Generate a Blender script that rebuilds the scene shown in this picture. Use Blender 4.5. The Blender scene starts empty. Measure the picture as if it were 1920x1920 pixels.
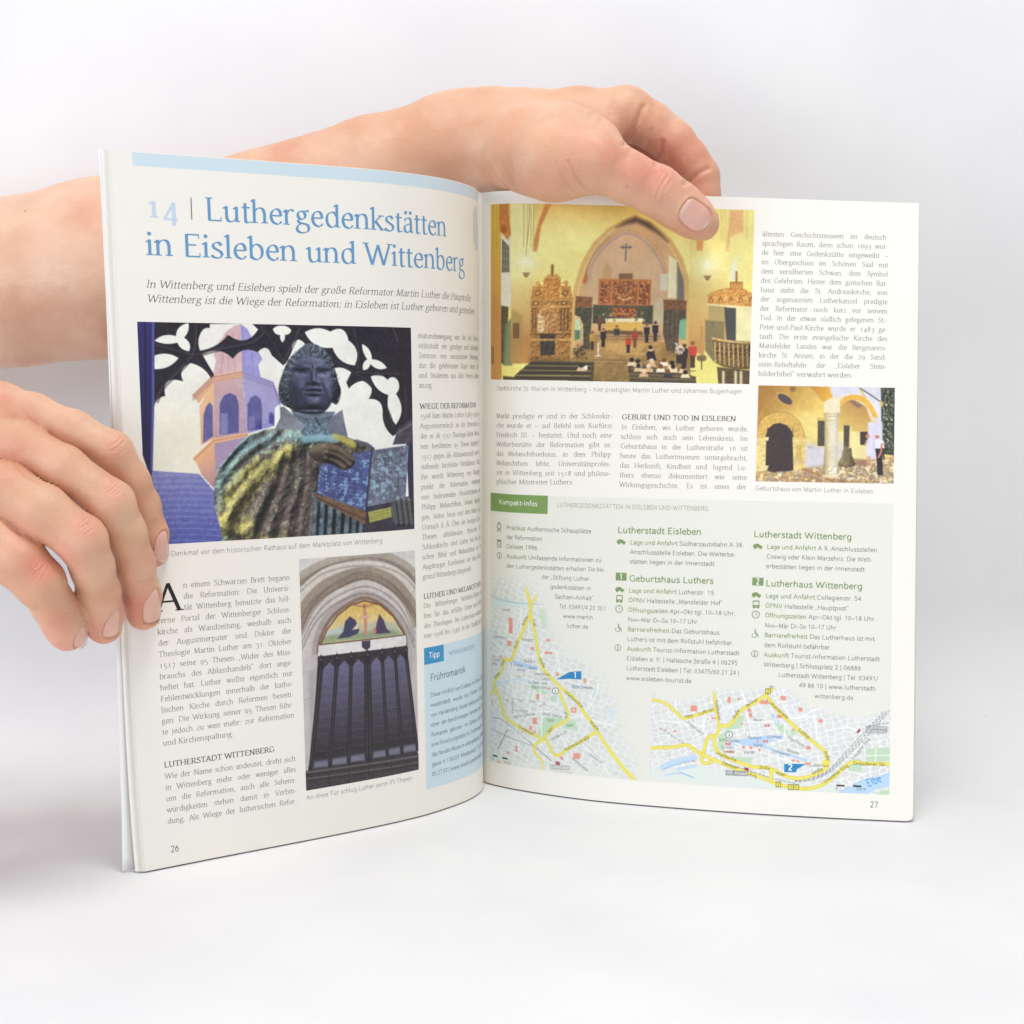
import bpy, math
import numpy as np
from mathutils import Vector

# ---------------------------------------------------------------- camera, world, lamps, exposure
SC = bpy.context.scene
COL = SC.collection
MM = 0.001
R = math.radians
cam_d = bpy.data.cameras.new("camera"); cam = bpy.data.objects.new("camera", cam_d); COL.objects.link(cam)
cam.location = (0.0, -0.807, 0.205); cam.rotation_euler = (R(90 - 4.6), 0, 0)
cam_d.sensor_width = 36.0; cam_d.lens = 36.0 * 3000.0 / 1920.0
cam_d.clip_start = 0.02; cam_d.clip_end = 20.0
SC.camera = cam
W = bpy.data.worlds.new("World"); SC.world = W; W.use_nodes = True
W.node_tree.nodes["Background"].inputs[0].default_value = (0.80, 0.87, 1.0, 1)
W.node_tree.nodes["Background"].inputs[1].default_value = 0.36
def lamp(name, loc, aim, sx, sy, power, col):
    l = bpy.data.lights.new(name, 'AREA'); l.shape = 'RECTANGLE'; l.size = sx; l.size_y = sy
    l.energy = power; l.color = col
    o = bpy.data.objects.new(name, l); COL.objects.link(o); o.location = loc
    o.rotation_euler = (Vector(aim) - Vector(loc)).to_track_quat('-Z', 'Y').to_euler()
    return o
lamp("overhead_softbox", (0.14, -0.52, 1.22), (0.10, -0.56, 0.0), 0.62, 0.42, 10.8, (1.0, 0.985, 0.965))
lamp("front_fill", (0.30, -1.65, 0.60), (-0.02, 0.0, 0.08), 1.5, 1.0, 3.8, (1.0, 0.98, 0.955))  # unseen fill near the camera, added to brighten the upright pages
lamp("side_fill", (-1.1, -0.80, 0.24), (-0.2, 0.0, 0.02), 0.9, 0.8, 10.5, (0.78, 0.86, 1.0))  # unseen cool fill, added to lift the lower left backdrop and floor
vs = SC.view_settings
vs.view_transform = 'Standard'; vs.look = 'None'; vs.exposure = -0.06; vs.gamma = 1.0; vs.use_curve_mapping = False
SC.cycles.use_denoising = True
SC.cycles.max_bounces = 8

# ---------------------------------------------------------------- helpers
def lin(c):
    c = np.asarray(c, float) / 255.0
    return np.where(c <= 0.04045, c / 12.92, ((c + 0.055) / 1.055) ** 2.4)

def mat(name, col=(200, 200, 200), rough=0.5, spec=0.5, attr=None, bump=None, **kw):
    m = bpy.data.materials.new(name); m.use_nodes = True
    nt = m.node_tree; b = nt.nodes["Principled BSDF"]
    b.inputs["Base Color"].default_value = (*lin(col), 1)
    b.inputs["Roughness"].default_value = rough
    b.inputs["Specular IOR Level"].default_value = spec
    for k, v in kw.items():
        b.inputs[k.replace("_", " ")].default_value = v
    if attr:
        a = nt.nodes.new("ShaderNodeAttribute"); a.attribute_name = attr
        nt.links.new(a.outputs["Color"], b.inputs["Base Color"])
    if bump:
        sc, st, dist = bump
        tc = nt.nodes.new("ShaderNodeTexCoord"); n = nt.nodes.new("ShaderNodeTexNoise")
        n.inputs["Scale"].default_value = sc; n.inputs["Detail"].default_value = 4
        bp = nt.nodes.new("ShaderNodeBump"); bp.inputs["Strength"].default_value = st; bp.inputs["Distance"].default_value = dist
        nt.links.new(tc.outputs["Object"], n.inputs["Vector"]); nt.links.new(n.outputs["Fac"], bp.inputs["Height"])
        nt.links.new(bp.outputs["Normal"], b.inputs["Normal"])
    return m

def mesh(name, v, f, m, parent=None, smooth=True, colors=None, kind=None):
    """v (n,3) in millimetres, f (k,3 or 4) indices -> one mesh object"""
    v = np.asarray(v, np.float32) * MM; f = np.asarray(f, np.int32)
    me = bpy.data.meshes.new(name)
    k = f.shape[1]
    me.vertices.add(len(v)); me.vertices.foreach_set("co", v.ravel())
    me.loops.add(f.size); me.loops.foreach_set("vertex_index", f.ravel())
    me.polygons.add(len(f)); me.polygons.foreach_set("loop_start", np.arange(0, f.size, k, dtype=np.int32))
    me.update(calc_edges=True)
    me.polygons.foreach_set("use_smooth", np.full(len(f), smooth))
    if colors is not None:
        ca = me.color_attributes.new("tint", 'FLOAT_COLOR', 'POINT')
        ca.data.foreach_set("color", np.c_[colors, np.ones(len(v))].astype(np.float32).ravel())
    me.materials.append(m)
    o = bpy.data.objects.new(name, me); COL.objects.link(o)
    if parent is not None:
        o.parent = parent
        if parent.type == 'EMPTY':
            o.location = -parent.location
    if kind: o["kind"] = kind
    return o

def empty(name, loc, label, cat, group=None):
    o = bpy.data.objects.new(name, None); COL.objects.link(o); o.location = loc
    o.empty_display_size = 0.05
    o["label"] = label; o["category"] = cat
    if group: o["group"] = group
    return o

def gridfaces(nu, nv):
    """faces of an (nv, nu) vertex grid"""
    i = np.arange(nv - 1)[:, None] * nu + np.arange(nu - 1)[None]
    i = i.ravel()
    return np.stack([i, i + nu, i + nu + 1, i + 1], 1)

# ---------------------------------------------------------------- camera maths (millimetres), page surfaces
FPX = 3000.0; PIT = math.radians(4.6); CAM = np.array([0, -807., 205.])
def proj(p):
    v = np.asarray(p) - CAM
    f = v[..., 1] * math.cos(PIT) - v[..., 2] * math.sin(PIT); u = v[..., 1] * math.sin(PIT) + v[..., 2] * math.cos(PIT)
    return np.stack([960 + FPX * v[..., 0] / f, 960 - FPX * u / f], -1)
# control points mm
LTOP=[(-158.8,-165.6),(-133.5,-151.0),(-111.6,-138.8),(-93.7,-128.3),(-72.6,-115.6),(-56.4,-104.6),(-42.4,-91.4),(-32.8,-79.2),(-25.6,-65.9),(-20.4,-52.),(-17.4,-40.),(-16.4,-29.),(-16.8,-18.),(-18.4,-8.)]
LBOT=[(-154.0,-149.7),(-140.9,-139.6),(-118.3,-122.6),(-86.6,-99.0),(-64.1,-81.4),(-53.1,-72.),(-41.3,-60.6),(-32.4,-49.6),(-23.,-35.8),(-17.8,-24.2),(-15.4,-15.),(-14.7,-6.),(-15.4,4.),(-17.0,12.)]
RTOP=[(-18.4,-8.),(-16.4,-19.5),(-11.2,-30.),(-4.,-36.6),(6.,-39.6),(35.3,-40.5),(70.,-38.8),(108.8,-36.2),(155.,-33.2),(195.1,-31.0)]
RBOT=[(-17.0,12.),(-14.8,3.6),(-7.9,-4.6),(0.,-11.2),(10.7,-18.4),(28.,-28.5),(51.1,-38.7),(83.4,-49.4),(114.9,-58.2),(152.5,-66.4),(187.6,-72.6)]
def spl(pts,n=600):
    p=np.array(pts,float); d=np.r_[0,np.cumsum(np.linalg.norm(np.diff(p,axis=0),axis=1)**.5)]
    k=len(p); h=np.diff(d)
    A=np.zeros((k,k));B=np.zeros((k,2));A[0,0]=A[-1,-1]=1
    for i in range(1,k-1):
        A[i,i-1]=h[i-1];A[i,i]=2*(h[i-1]+h[i]);A[i,i+1]=h[i]
        B[i]=6*((p[i+1]-p[i])/h[i]-(p[i]-p[i-1])/h[i-1])
    M=np.linalg.solve(A,B)
    t=np.linspace(0,d[-1],n); i=np.clip(np.searchsorted(d,t,side='right')-1,0,k-2)
    a=(d[i+1]-t)[:,None];b=(t-d[i])[:,None];hh=h[i][:,None]
    q=(M[i]*a**3+M[i+1]*b**3)/(6*hh)+(p[i]/hh-M[i]*hh/6)*a+(p[i+1]/hh-M[i+1]*hh/6)*b
    s=np.r_[0,np.cumsum(np.linalg.norm(np.diff(q,axis=0),axis=1))]
    return q,s
class Page:
    def __init__(o,top,bot,zr,side):
        o.T,o.ts=spl(top);o.B,o.bs=spl(bot);o.L=.5*(o.ts[-1]+o.bs[-1]);o.zr=zr;o.side=side
    def _ev(o,q,ss,s):
        L=o.L; x=s/L*ss[-1]
        r=np.stack([np.interp(x,ss,q[:,i]) for i in (0,1)],-1)
        # linear extrapolation
        e0=(q[3]-q[0])/(ss[3]-ss[0]); e1=(q[-1]-q[-4])/(ss[-1]-ss[-4])
        r=r+np.minimum(x,0)[...,None]*e0+np.maximum(x-ss[-1],0)[...,None]*e1
        return r
    def P(o,s,v,off=0.):
        s=np.asarray(s,float);v=np.asarray(v,float);s,v=np.broadcast_arrays(s,v)
        p=o._P(s,v)
        if np.any(off):
            e=.5
            a=o._P(s+e,v)-o._P(s-e,v); b=o._P(s,v-e)-o._P(s,v+e)
            n=np.cross(a,b); n/=np.linalg.norm(n,axis=-1,keepdims=True)
            p=p+n*np.asarray(off)[...,None]
        return p
    def _P(o,s,v):
        t=(v/297.)[...,None]
        s=s*(1+.00022*(v-160)) if o.side=='L' else s-(231-s)*.00016*(v-146)
        T=o._ev(o.T,o.ts,s);B=o._ev(o.B,o.bs,s)
        u=np.clip(s/o.L,0,1)
        zt=297+(o.zr-297)*u
        p=np.concatenate([T*(1-t)+B*t,(zt*(1-t[...,0])+.7*t[...,0])[...,None]],-1)
        if o.side=='L':   # lower outer corner drawn in towards the spine
            w=np.exp(-np.maximum(s,0)/22.)*np.sin(np.pi*np.clip(t[...,0],0,1)**2.2)*1.9
            p=p+w[...,None]*np.array([-.80,-.0,0])*1.0
        return p
LP=Page(LTOP,LBOT,297,'L');RP=Page(RTOP,RBOT,291,'R')
# ---------------------------------------------------------------- pen-stroke alphabet (100 units = 1 em, x-height 45, capitals 66)
# "x,y x,y" straight; "~" smooth; "o cx cy rx ry" ring; "s x y" foot serif; "h x y" flag; "d x y" dot; "f x y" toe
GL = {
'a': (44, ["~8,35 13,42 23,45 31,41 33,31", "33,32 33,7", "~33,8 35,1 42,3", "~33,27 22,25 11,20 8,11 12,2 20,0 28,4 33,12"]),
'b': (50, ["10,70 10,2", "~10,31 17,41 27,45 38,38 42,23 38,8 27,0 17,2 10,9", "h 10 70"]),
'c': (42, ["~37,37 30,44 23,45 12,38 7,23 12,7 24,0 32,2 38,9"]),
'd': (51, ["40,70 40,0", "~40,33 33,43 23,45 12,38 8,23 12,7 22,0 32,3 40,12", "h 40 70", "f 40 0"]),
'e': (43, ["8,25 37,25", "~37,25 33,40 23,45 12,38 7,23 12,7 24,0 32,2 38,9"]),
'f': (28, ["12,0 12,54", "~12,53 13,64 19,70 29,67", "3,44 26,44", "s 12 0"]),
'g': (46, ["o 20 31 12.5 13.5", "~29,41 34,45 42,43", "~14,19 9,13 14,8 24,6 36,3 41,-6 37,-17 22,-22 9,-18 5,-9 10,0 18,6"]),
'h': (52, ["10,70 10,0", "~10,31 17,41 27,45 36,41 40,30", "40,31 40,0", "h 10 70", "s 10 0", "s 40 0"]),
'i': (24, ["12,45 12,0", "d 12 62", "h 12 45", "s 12 0"]),
'j': (24, ["13,45 13,-8", "~13,-7 10,-18 2,-21", "d 13 62", "h 13 45"]),
'k': (47, ["10,70 10,0", "37,44 11,20", "18,26 41,0", "h 10 70", "s 10 0", "s 41 0", "s 37 44"]),
'l': (24, ["12,70 12,0", "h 12 70", "s 12 0"]),
'm': (78, ["10,45 10,0", "~10,31 16,41 25,45 34,41 38,30", "38,31 38,0", "~38,31 44,41 53,45 62,41 66,30", "66,31 66,0", "h 10 45", "s 10 0", "s 38 0", "s 66 0"]),
'n': (52, ["10,45 10,0", "~10,31 17,41 27,45 36,41 40,30", "40,31 40,0", "h 10 45", "s 10 0", "s 40 0"]),
'o': (48, ["o 24 22.5 17 22.5"]),
'p': (51, ["10,45 10,-22", "~10,33 17,42 27,45 38,38 42,23 38,8 27,0 17,2 10,9", "h 10 45", "s 10 -22"]),
'q': (51, ["40,45 40,-22", "~40,33 33,43 23,45 12,38 8,23 12,7 22,0 32,3 40,12", "s 40 -22"]),
'r': (36, ["10,45 10,0", "~10,29 15,39 23,45 33,42", "h 10 45", "s 10 0"]),
's': (38, ["~31,37 25,44 17,45 9,39 10,30 19,24 29,18 32,9 26,1 17,0 7,3 5,8"]),
'ß': (52, ["10,0 10,52", "~10,51 13,66 24,70 34,65 34,55 28,46 29,39 38,30 42,17 36,4 27,0 20,2", "s 10 0"]),
't': (29, ["13,57 13,9", "~13,10 15,1 21,0 28,3", "3,44 27,44"]),
'u': (52, ["11,45 11,15", "~11,16 14,4 22,0 32,3 40,12", "40,45 40,0", "h 11 45", "h 40 45", "f 40 0"]),
'v': (44, ["5,44 22,0", "22,0 39,44", "s 5 44", "s 39 44"]),
'w': (68, ["5,44 20,0", "20,0 34,42", "34,42 48,0", "48,0 63,44", "s 5 44", "s 34 44", "s 63 44"]),
'x': (45, ["7,44 38,0", "37,44 6,0", "s 7 44", "s 37 44", "s 6 0", "s 38 0"]),
'y': (44, ["5,44 22,2", "~39,44 22,0 15,-16 9,-21 3,-19", "s 5 44", "s 39 44"]),
'z': (42, ["7,43 36,43", "36,43 6,1", "6,1 37,1"]),
'A': (62, ["5,0 30,66", "30,66 56,0", "14,23 47,23", "s 5 0", "s 56 0"]),
'B': (54, ["12,66 12,0", "~12,65 30,65 41,58 41,44 31,36 12,35", "~12,35 34,35 47,26 47,10 34,1 12,1"]),
'C': (60, ["~53,53 43,64 32,66 16,57 8,33 16,9 32,0 44,2 55,12"]),
'D': (66, ["12,66 12,0", "~12,65 34,64 52,53 58,33 52,13 34,2 12,1"]),
'E': (52, ["12,66 12,0", "12,65 45,65", "12,35 38,35", "12,1 47,1", "t 45 65 -1", "t 47 1 1"]),
'F': (48, ["12,66 12,0", "12,65 45,65", "12,35 38,35", "t 45 65 -1", "s 12 0"]),
'G': (66, ["~53,54 43,64 32,66 16,57 8,33 16,9 32,0 46,2 56,8", "56,29 56,7", "44,29 60,29"]),
'H': (68, ["12,66 12,0", "56,66 56,0", "12,35 56,35", "s 12 0", "s 12 66", "s 56 0", "s 56 66"]),
'I': (30, ["15,66 15,0", "s 15 0", "s 15 66"]),
'J': (34, ["22,66 22,12", "~22,14 17,1 5,-2", "s 22 66"]),
'K': (60, ["12,66 12,0", "48,66 13,30", "22,39 53,0", "s 12 0", "s 12 66", "s 48 66", "s 53 0"]),
'L': (50, ["12,66 12,0", "12,1 45,1", "t 45 1 1", "s 12 66"]),
'M': (78, ["13,0 14,66", "14,66 39,4", "39,4 63,66", "63,66 66,0", "s 13 0", "s 66 0"]),
'N': (68, ["12,0 12,66", "12,66 56,0", "56,0 56,66", "s 12 0", "s 56 66"]),
'O': (68, ["o 34 33 26 33"]),
'P': (52, ["12,66 12,0", "~12,65 32,65 44,58 46,47 41,36 30,31 12,31", "s 12 0"]),
'Q': (68, ["o 34 33 26 33", "36,12 60,-8"]),
'R': (58, ["12,66 12,0", "~12,65 32,65 44,58 45,47 40,36 30,32 12,32", "27,32 53,0", "s 12 0", "s 53 0"]),
'S': (48, ["~40,55 32,65 22,66 11,59 11,48 22,38 34,31 42,20 38,7 25,0 13,2 6,11"]),
'T': (56, ["28,66 28,0", "5,65 51,65", "t 5 65 -1", "t 51 65 -1", "s 28 0"]),
'U': (66, ["12,66 12,22", "~12,24 16,6 32,0 49,6 54,24", "54,22 54,66", "s 12 66", "s 54 66"]),
'V': (60, ["5,66 30,0", "30,0 55,66", "s 5 66", "s 55 66"]),
'W': (90, ["5,66 26,0", "26,0 45,62", "45,62 64,0", "64,0 85,66", "s 5 66", "s 85 66"]),
'Z': (54, ["8,65 46,65", "46,65 7,1", "7,1 48,1"]),
'0': (50, ["o 25 33 17 33"]),
'1': (50, ["12,55 27,66", "27,66 27,0", "s 27 0"]),
'2': (50, ["~9,53 15,63 25,66 37,60 38,47 28,28 9,2", "8,1 42,1"]),
'3': (50, ["~9,57 17,65 28,65 37,57 35,44 22,36", "~22,36 37,33 42,20 37,6 23,0 8,5"]),
'4': (50, ["34,66 6,18", "6,18 44,18", "34,66 34,0"]),
'5': (50, ["38,65 14,65", "14,65 12,38", "~12,38 25,42 38,35 41,21 36,6 22,0 9,4"]),
'6': (50, ["~37,64 20,52 9,30 10,12 23,0 37,5 42,20 36,36 24,40 12,32"]),
'7': (50, ["8,65 42,65", "42,65 19,0"]),
'8': (50, ["o 25 50 13 15.5", "o 25 17.5 16.5 17.5"]),
'9': (50, ["~13,2 30,14 41,36 40,54 27,66 13,61 8,46 14,30 26,26 38,34"]),
'.': (22, ["d 11 4"]), ',': (22, ["d 11 4", "12,4 8,-10"]), ':': (22, ["d 11 4", "d 11 40"]), ';': (22, ["d 11 40", "d 11 4", "12,4 8,-10"]),
'-': (30, ["5,23 25,23"]), '–': (50, ["3,23 47,23"]), '|': (24, ["12,72 12,-16"]), '/': (34, ["4,-6 30,70"]),
'(': (30, ["~24,72 12,50 10,28 14,4 24,-14"]), ')': (30, ["~6,72 18,50 20,28 16,4 6,-14"]),
'„': (34, ["12,6 7,-9", "24,6 19,-9"]), '“': (34, ["12,56 8,70", "24,56 20,70"]), ' ': (25, []),
}
for a_, u_ in (("ä", "a"), ("ö", "o"), ("ü", "u"), ("Ä", "A"), ("Ö", "O"), ("Ü", "U")):
    w_, s_ = GL[u_]; y_ = 61 if a_.islower() else 80
    GL[a_] = (w_, s_ + ["d %g %g" % (w_ * .5 - 9, y_), "d %g %g" % (w_ * .5 + 9, y_)])
SANS_ALT = {'g': (50, ["40,45 40,-8", "~40,-7 35,-19 24,-22 11,-18", "~40,33 33,43 23,45 12,38 8,23 12,7 22,0 32,3 40,12"]),
            'j': (24, ["12,45 12,-10", "~12,-9 9,-19 2,-21", "d 12 62"])}

def catmull(p, n=5):
    p = np.array(p, float)
    q = np.vstack([2 * p[0] - p[1], p, 2 * p[-1] - p[-2]])
    out = []
    for i in range(1, len(q) - 2):
        t = np.linspace(0, 1, n, endpoint=False)[:, None]
        a, b, c, d = q[i - 1:i + 3]
        out.append(.5 * (2 * b + (c - a) * t + (2 * a - 5 * b + 4 * c - d) * t ** 2 + (3 * b - a - 3 * c + d) * t ** 3))
    out.append(p[-1:])
    return np.vstack(out)

_gc = {}
def glyph(ch, fam, a, b, old, n):
    """quads of one glyph: list of (verts (k,2), quads)"""
    key = (ch, fam, a, b, old, n)
    if key in _gc: return _gc[key]
    serif = fam != 'sans'
    g = SANS_ALT.get(ch) if not serif else None
    adv, st = g or GL.get(ch) or GL['-']
    ys, yo = 1.0, 0.0
    if old and ch in '012': ys = .69
    if old and ch in '34579': yo = -21.0
    ang = math.radians(22 if serif else 0); ca, sa = math.cos(ang), math.sin(ang)
    def half(nx, ny):
        u = nx * ca + ny * sa; w = -nx * sa + ny * ca
        return np.sqrt((a * u) ** 2 + (b * w) ** 2)
    V, Q, k = [], [], 0
    def strip(L, Rr):
        nonlocal k
        m = len(L)
        V.append(np.stack([L, Rr], 1).reshape(-1, 2))
        i = k + 2 * np.arange(m - 1)
        Q.append(np.stack([i, i + 1, i + 3, i + 2], 1)); k += 2 * m
    def line(p, closed=False):
        d = np.gradient(p, axis=0) if not closed else np.roll(p, -1, 0) - np.roll(p, 1, 0)
        if closed: d[0] = d[-1] = p[1] - p[-2]
        d /= np.linalg.norm(d, axis=1, keepdims=True) + 1e-9
        nrm = np.stack([-d[:, 1], d[:, 0]], 1)
        h = half(nrm[:, 0], nrm[:, 1])[:, None]
        strip(p + nrm * h, p - nrm * h)
    def box(x0, y0, x1, y1): strip(np.array([[x0, y0], [x1, y0]]), np.array([[x0, y1], [x1, y1]]))
    for s in st:
        c = s[0]
        if c in 'shft':
            if not serif: continue
            t = s.split(); x, y = float(t[1]), float(t[2])
            if c == 's':
                box(x - a - 5.5, y - (b if y > 1 else 0) , x + a + 5.5, y + (b if y <= 1 else 0) + b)
            elif c == 'f': box(x, y, x + a + 5, y + 2 * b)
            elif c == 't':
                d = float(t[3]); box(x - b, y, x + b, y + d * 11)
            else: strip(np.array([[x - a - 6, y - 5.0], [x, y]]), np.array([[x - a - 5.5, y - 5 - 2 * b], [x, y - 5 - 2.5 * b]]))
        elif c == 'd':
            t = s.split(); x, y = float(t[1]), float(t[2]); r = max(a * 1.25, 3.6)
            th = np.linspace(0, math.pi, 7)
            strip(np.stack([x + r * np.cos(th), y + r * np.sin(th)], 1), np.stack([x + r * np.cos(th), y - r * np.sin(th)], 1))
        elif c == 'o':
            t = [float(z) for z in s.split()[1:]]; th = np.linspace(0, 2 * math.pi, n * 4 + 1)
            ry = t[3] * ys; cy = t[1] * ys
            line(np.stack([t[0] + (t[2] - a * .3) * np.cos(th), cy + (ry - b) * np.sin(th)], 1), True)
        elif c == '~':
            p = np.array([[float(z) for z in q.split(',')] for q in s[1:].split()]); p[:, 1] *= ys
            line(catmull(p, max(2, n // 3)))
        else:
            p = np.array([[float(z) for z in q.split(',')] for q in s.split()]); p[:, 1] *= ys
            line(p)
    lay = np.concatenate([np.full(len(x), i % 7) for i, x in enumerate(V)]) if V else np.zeros(0)
    V = np.concatenate(V) if V else np.zeros((0, 2)); Q = np.concatenate(Q) if Q else np.zeros((0, 4), int)
    V = V + np.array([0, yo])
    _gc[key] = (adv, V, Q, lay)
    return _gc[key]

# style: family, mm per unit, pen half widths, colour, old-style figures, justify, curve detail
STY = {
'title': ('serif', .138, 4.5, 1.5, (106, 157, 199), 0, 0, 12), 'num': ('serif', .138, 6.0, 2.0, (200, 217, 234), 1, 0, 12),
'sub': ('ital', .0455, 3.2, 1.3, (84, 82, 80), 0, 0, 9), 'b': ('serif', .0355, 3.3, 1.4, (108, 106, 103), 1, 1, 6), 'r': ('serif', .0355, 3.3, 1.4, (108, 106, 103), 1, 0, 6),
'h': ('serif', .0355, 5.0, 2.2, (66, 64, 63), 1, 0, 6), 'drop': ('serif', .178, 4.6, 1.4, (36, 34, 34), 0, 0, 6),
'cap': ('sans', .0325, 2.4, 2.4, (116, 116, 116), 0, 0, 6), 'i': ('sans', .0315, 2.9, 2.9, (92, 92, 90), 0, 0, 6), 'ig': ('sans', .0315, 3.8, 3.8, (128, 152, 92), 0, 0, 6),
'it': ('sans', .0440, 4.5, 4.5, (128, 152, 92), 0, 0, 8), 'kb': ('sans', .0370, 3.9, 3.9, (250, 250, 246), 0, 0, 6), 'kh': ('sans', .0315, 2.6, 2.6, (146, 164, 120), 0, 0, 6),
'no': ('sans', .0410, 3.6, 3.6, (72, 72, 72), 0, 0, 8), 'tn': ('sans', .0315, 2.8, 2.8, (88, 150, 192), 0, 0, 6), 'tt': ('sans', .0500, 3.1, 3.1, (66, 66, 70), 0, 0, 8),
'tb': ('sans', .0320, 2.7, 2.7, (82, 86, 90), 0, 1, 6), 'tr': ('sans', .0320, 2.7, 2.7, (82, 86, 90), 0, 0, 6), 'tipp': ('sans', .0420, 4.6, 4.6, (250, 250, 250), 0, 0, 8), 'n1': ('sans', .0420, 6.0, 6.0, (250, 250, 246), 0, 0, 6),
'm': ('sans', .0220, 3.2, 3.2, (84, 84, 80), 0, 0, 4), 'mk': ('sans', .0230, 3.6, 3.6, (70, 62, 20), 0, 0, 4), 'mw': ('sans', .0220, 4.0, 4.0, (250, 250, 250), 0, 0, 4), 'me': ('sans', .052, 4.6, 4.6, (88, 158, 214), 0, 0, 6), 'mi': ('sans', .030, 4.2, 4.2, (60, 60, 58), 0, 0, 4), 'mn': ('sans', .025, 3.8, 3.8, (60, 56, 20), 0, 0, 4),
}
def text_quads(items, off=.045):
    """items: (style, text, s0, s1, v[, dv, s_limit]) in page millimetres -> {colour: (s, v, off, quads)}; the first style decides the pen"""
    out = {}
    for it in items:
        st, tx, s0, s1, v = it[:5]; dv = it[5] if len(it) > 5 else 0.0; lim = it[6] if len(it) > 6 else 1e9
        runs = [(st, tx)]
        if '¦' in tx:                                      # "green¦dark"
            g_, d_ = tx.split('¦'); runs = [('ig', g_), (st, d_)]
        chars = [(q, c) for q, t in runs for c in t]
        nat, nsp = 0.0, 0
        for q, c in chars:
            fam, k, a, b, col, old, jus, n = STY[q]
            w = glyph(c, fam, a, b, old, n)[0] * k
            if c == ' ': nsp += 1
            nat += w
        fam, k, a, b, col, old, jus, n = STY[st]
        Wd = s1 - s0 + (6 * k)
        spw = 25 * k; base = nat - nsp * spw
        if jus and nsp:
            hx = min(1.0, (Wd - nsp * spw * .8) / base); hx = max(hx, min(1.0, Wd / nat) * .9)
            spx = (Wd - base * hx) / nsp
        else:
            hx = Wd / nat; spx = spw * hx
        x = s0 - 3 * k
        for q, c in chars:
            fam, k, a, b, col, old, jus, n = STY[q]
            adv, V, Q, lay = glyph(c, fam, a, b, old, n)
            if c == ' ': x += spx; continue
            if x > lim: break
            if len(Q):
                X = V[:, 0].copy()
                if fam == 'ital': X = X + .21 * V[:, 1]
                s = x + X * k * hx; vv = v - V[:, 1] * k + dv * (s - s0) / max(Wd, 1) - dv / 2
                o = out.setdefault(col, [[], [], [], [], 0])
                o[0].append(s); o[1].append(vv); o[2].append(off + lay * .0015); o[3].append(Q + o[4]); o[4] += len(s)
            x += adv * k * hx
    return {c: (np.concatenate(o[0]), np.concatenate(o[1]), np.concatenate(o[2]), np.concatenate(o[3])) for c, o in out.items()}

_ink = {}
def ink(col):
    if col not in _ink: _ink[col] = mat("printing_ink", col, .42, .35)
    return _ink[col]

def printed_text(name, page, items, parent, off=.045, label=None):
    res = text_quads(items, off)
    V, F, Mi, n = [], [], [], 0
    cols = list(res)
    for i, c in enumerate(cols):
        s, v, o, q = res[c]
        V.append(page.P(s, v, o)); F.append(q + n); Mi.append(np.full(len(q), i)); n += len(s)
    o = mesh(name, np.concatenate(V), np.concatenate(F), ink(cols[0]), parent, smooth=False)
    for c in cols[1:]: o.data.materials.append(ink(c))
    o.data.polygons.foreach_set("material_index", np.concatenate(Mi).astype(np.int32))
    if label: o["label"] = label
    return o

def printed_poly(name, page, quads, col, parent, off):
    """flat printed shape(s): list of (s0, v0, s1, v1) rectangles following the paper"""
    V, F, n = [], [], 0
    for (s0, v0, s1, v1) in quads:
        nu = max(2, int(abs(s1 - s0) / .5) + 2); nv = max(2, int(abs(v1 - v0) / 12) + 2)
        S, T = np.meshgrid(np.linspace(s0, s1, nu), np.linspace(v0, v1, nv))
        V.append(page.P(S.ravel(), T.ravel(), np.full(S.size, off))); F.append(gridfaces(nu, nv) + n); n += S.size
    return mesh(name, np.concatenate(V), np.concatenate(F), ink(col), parent)
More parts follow.
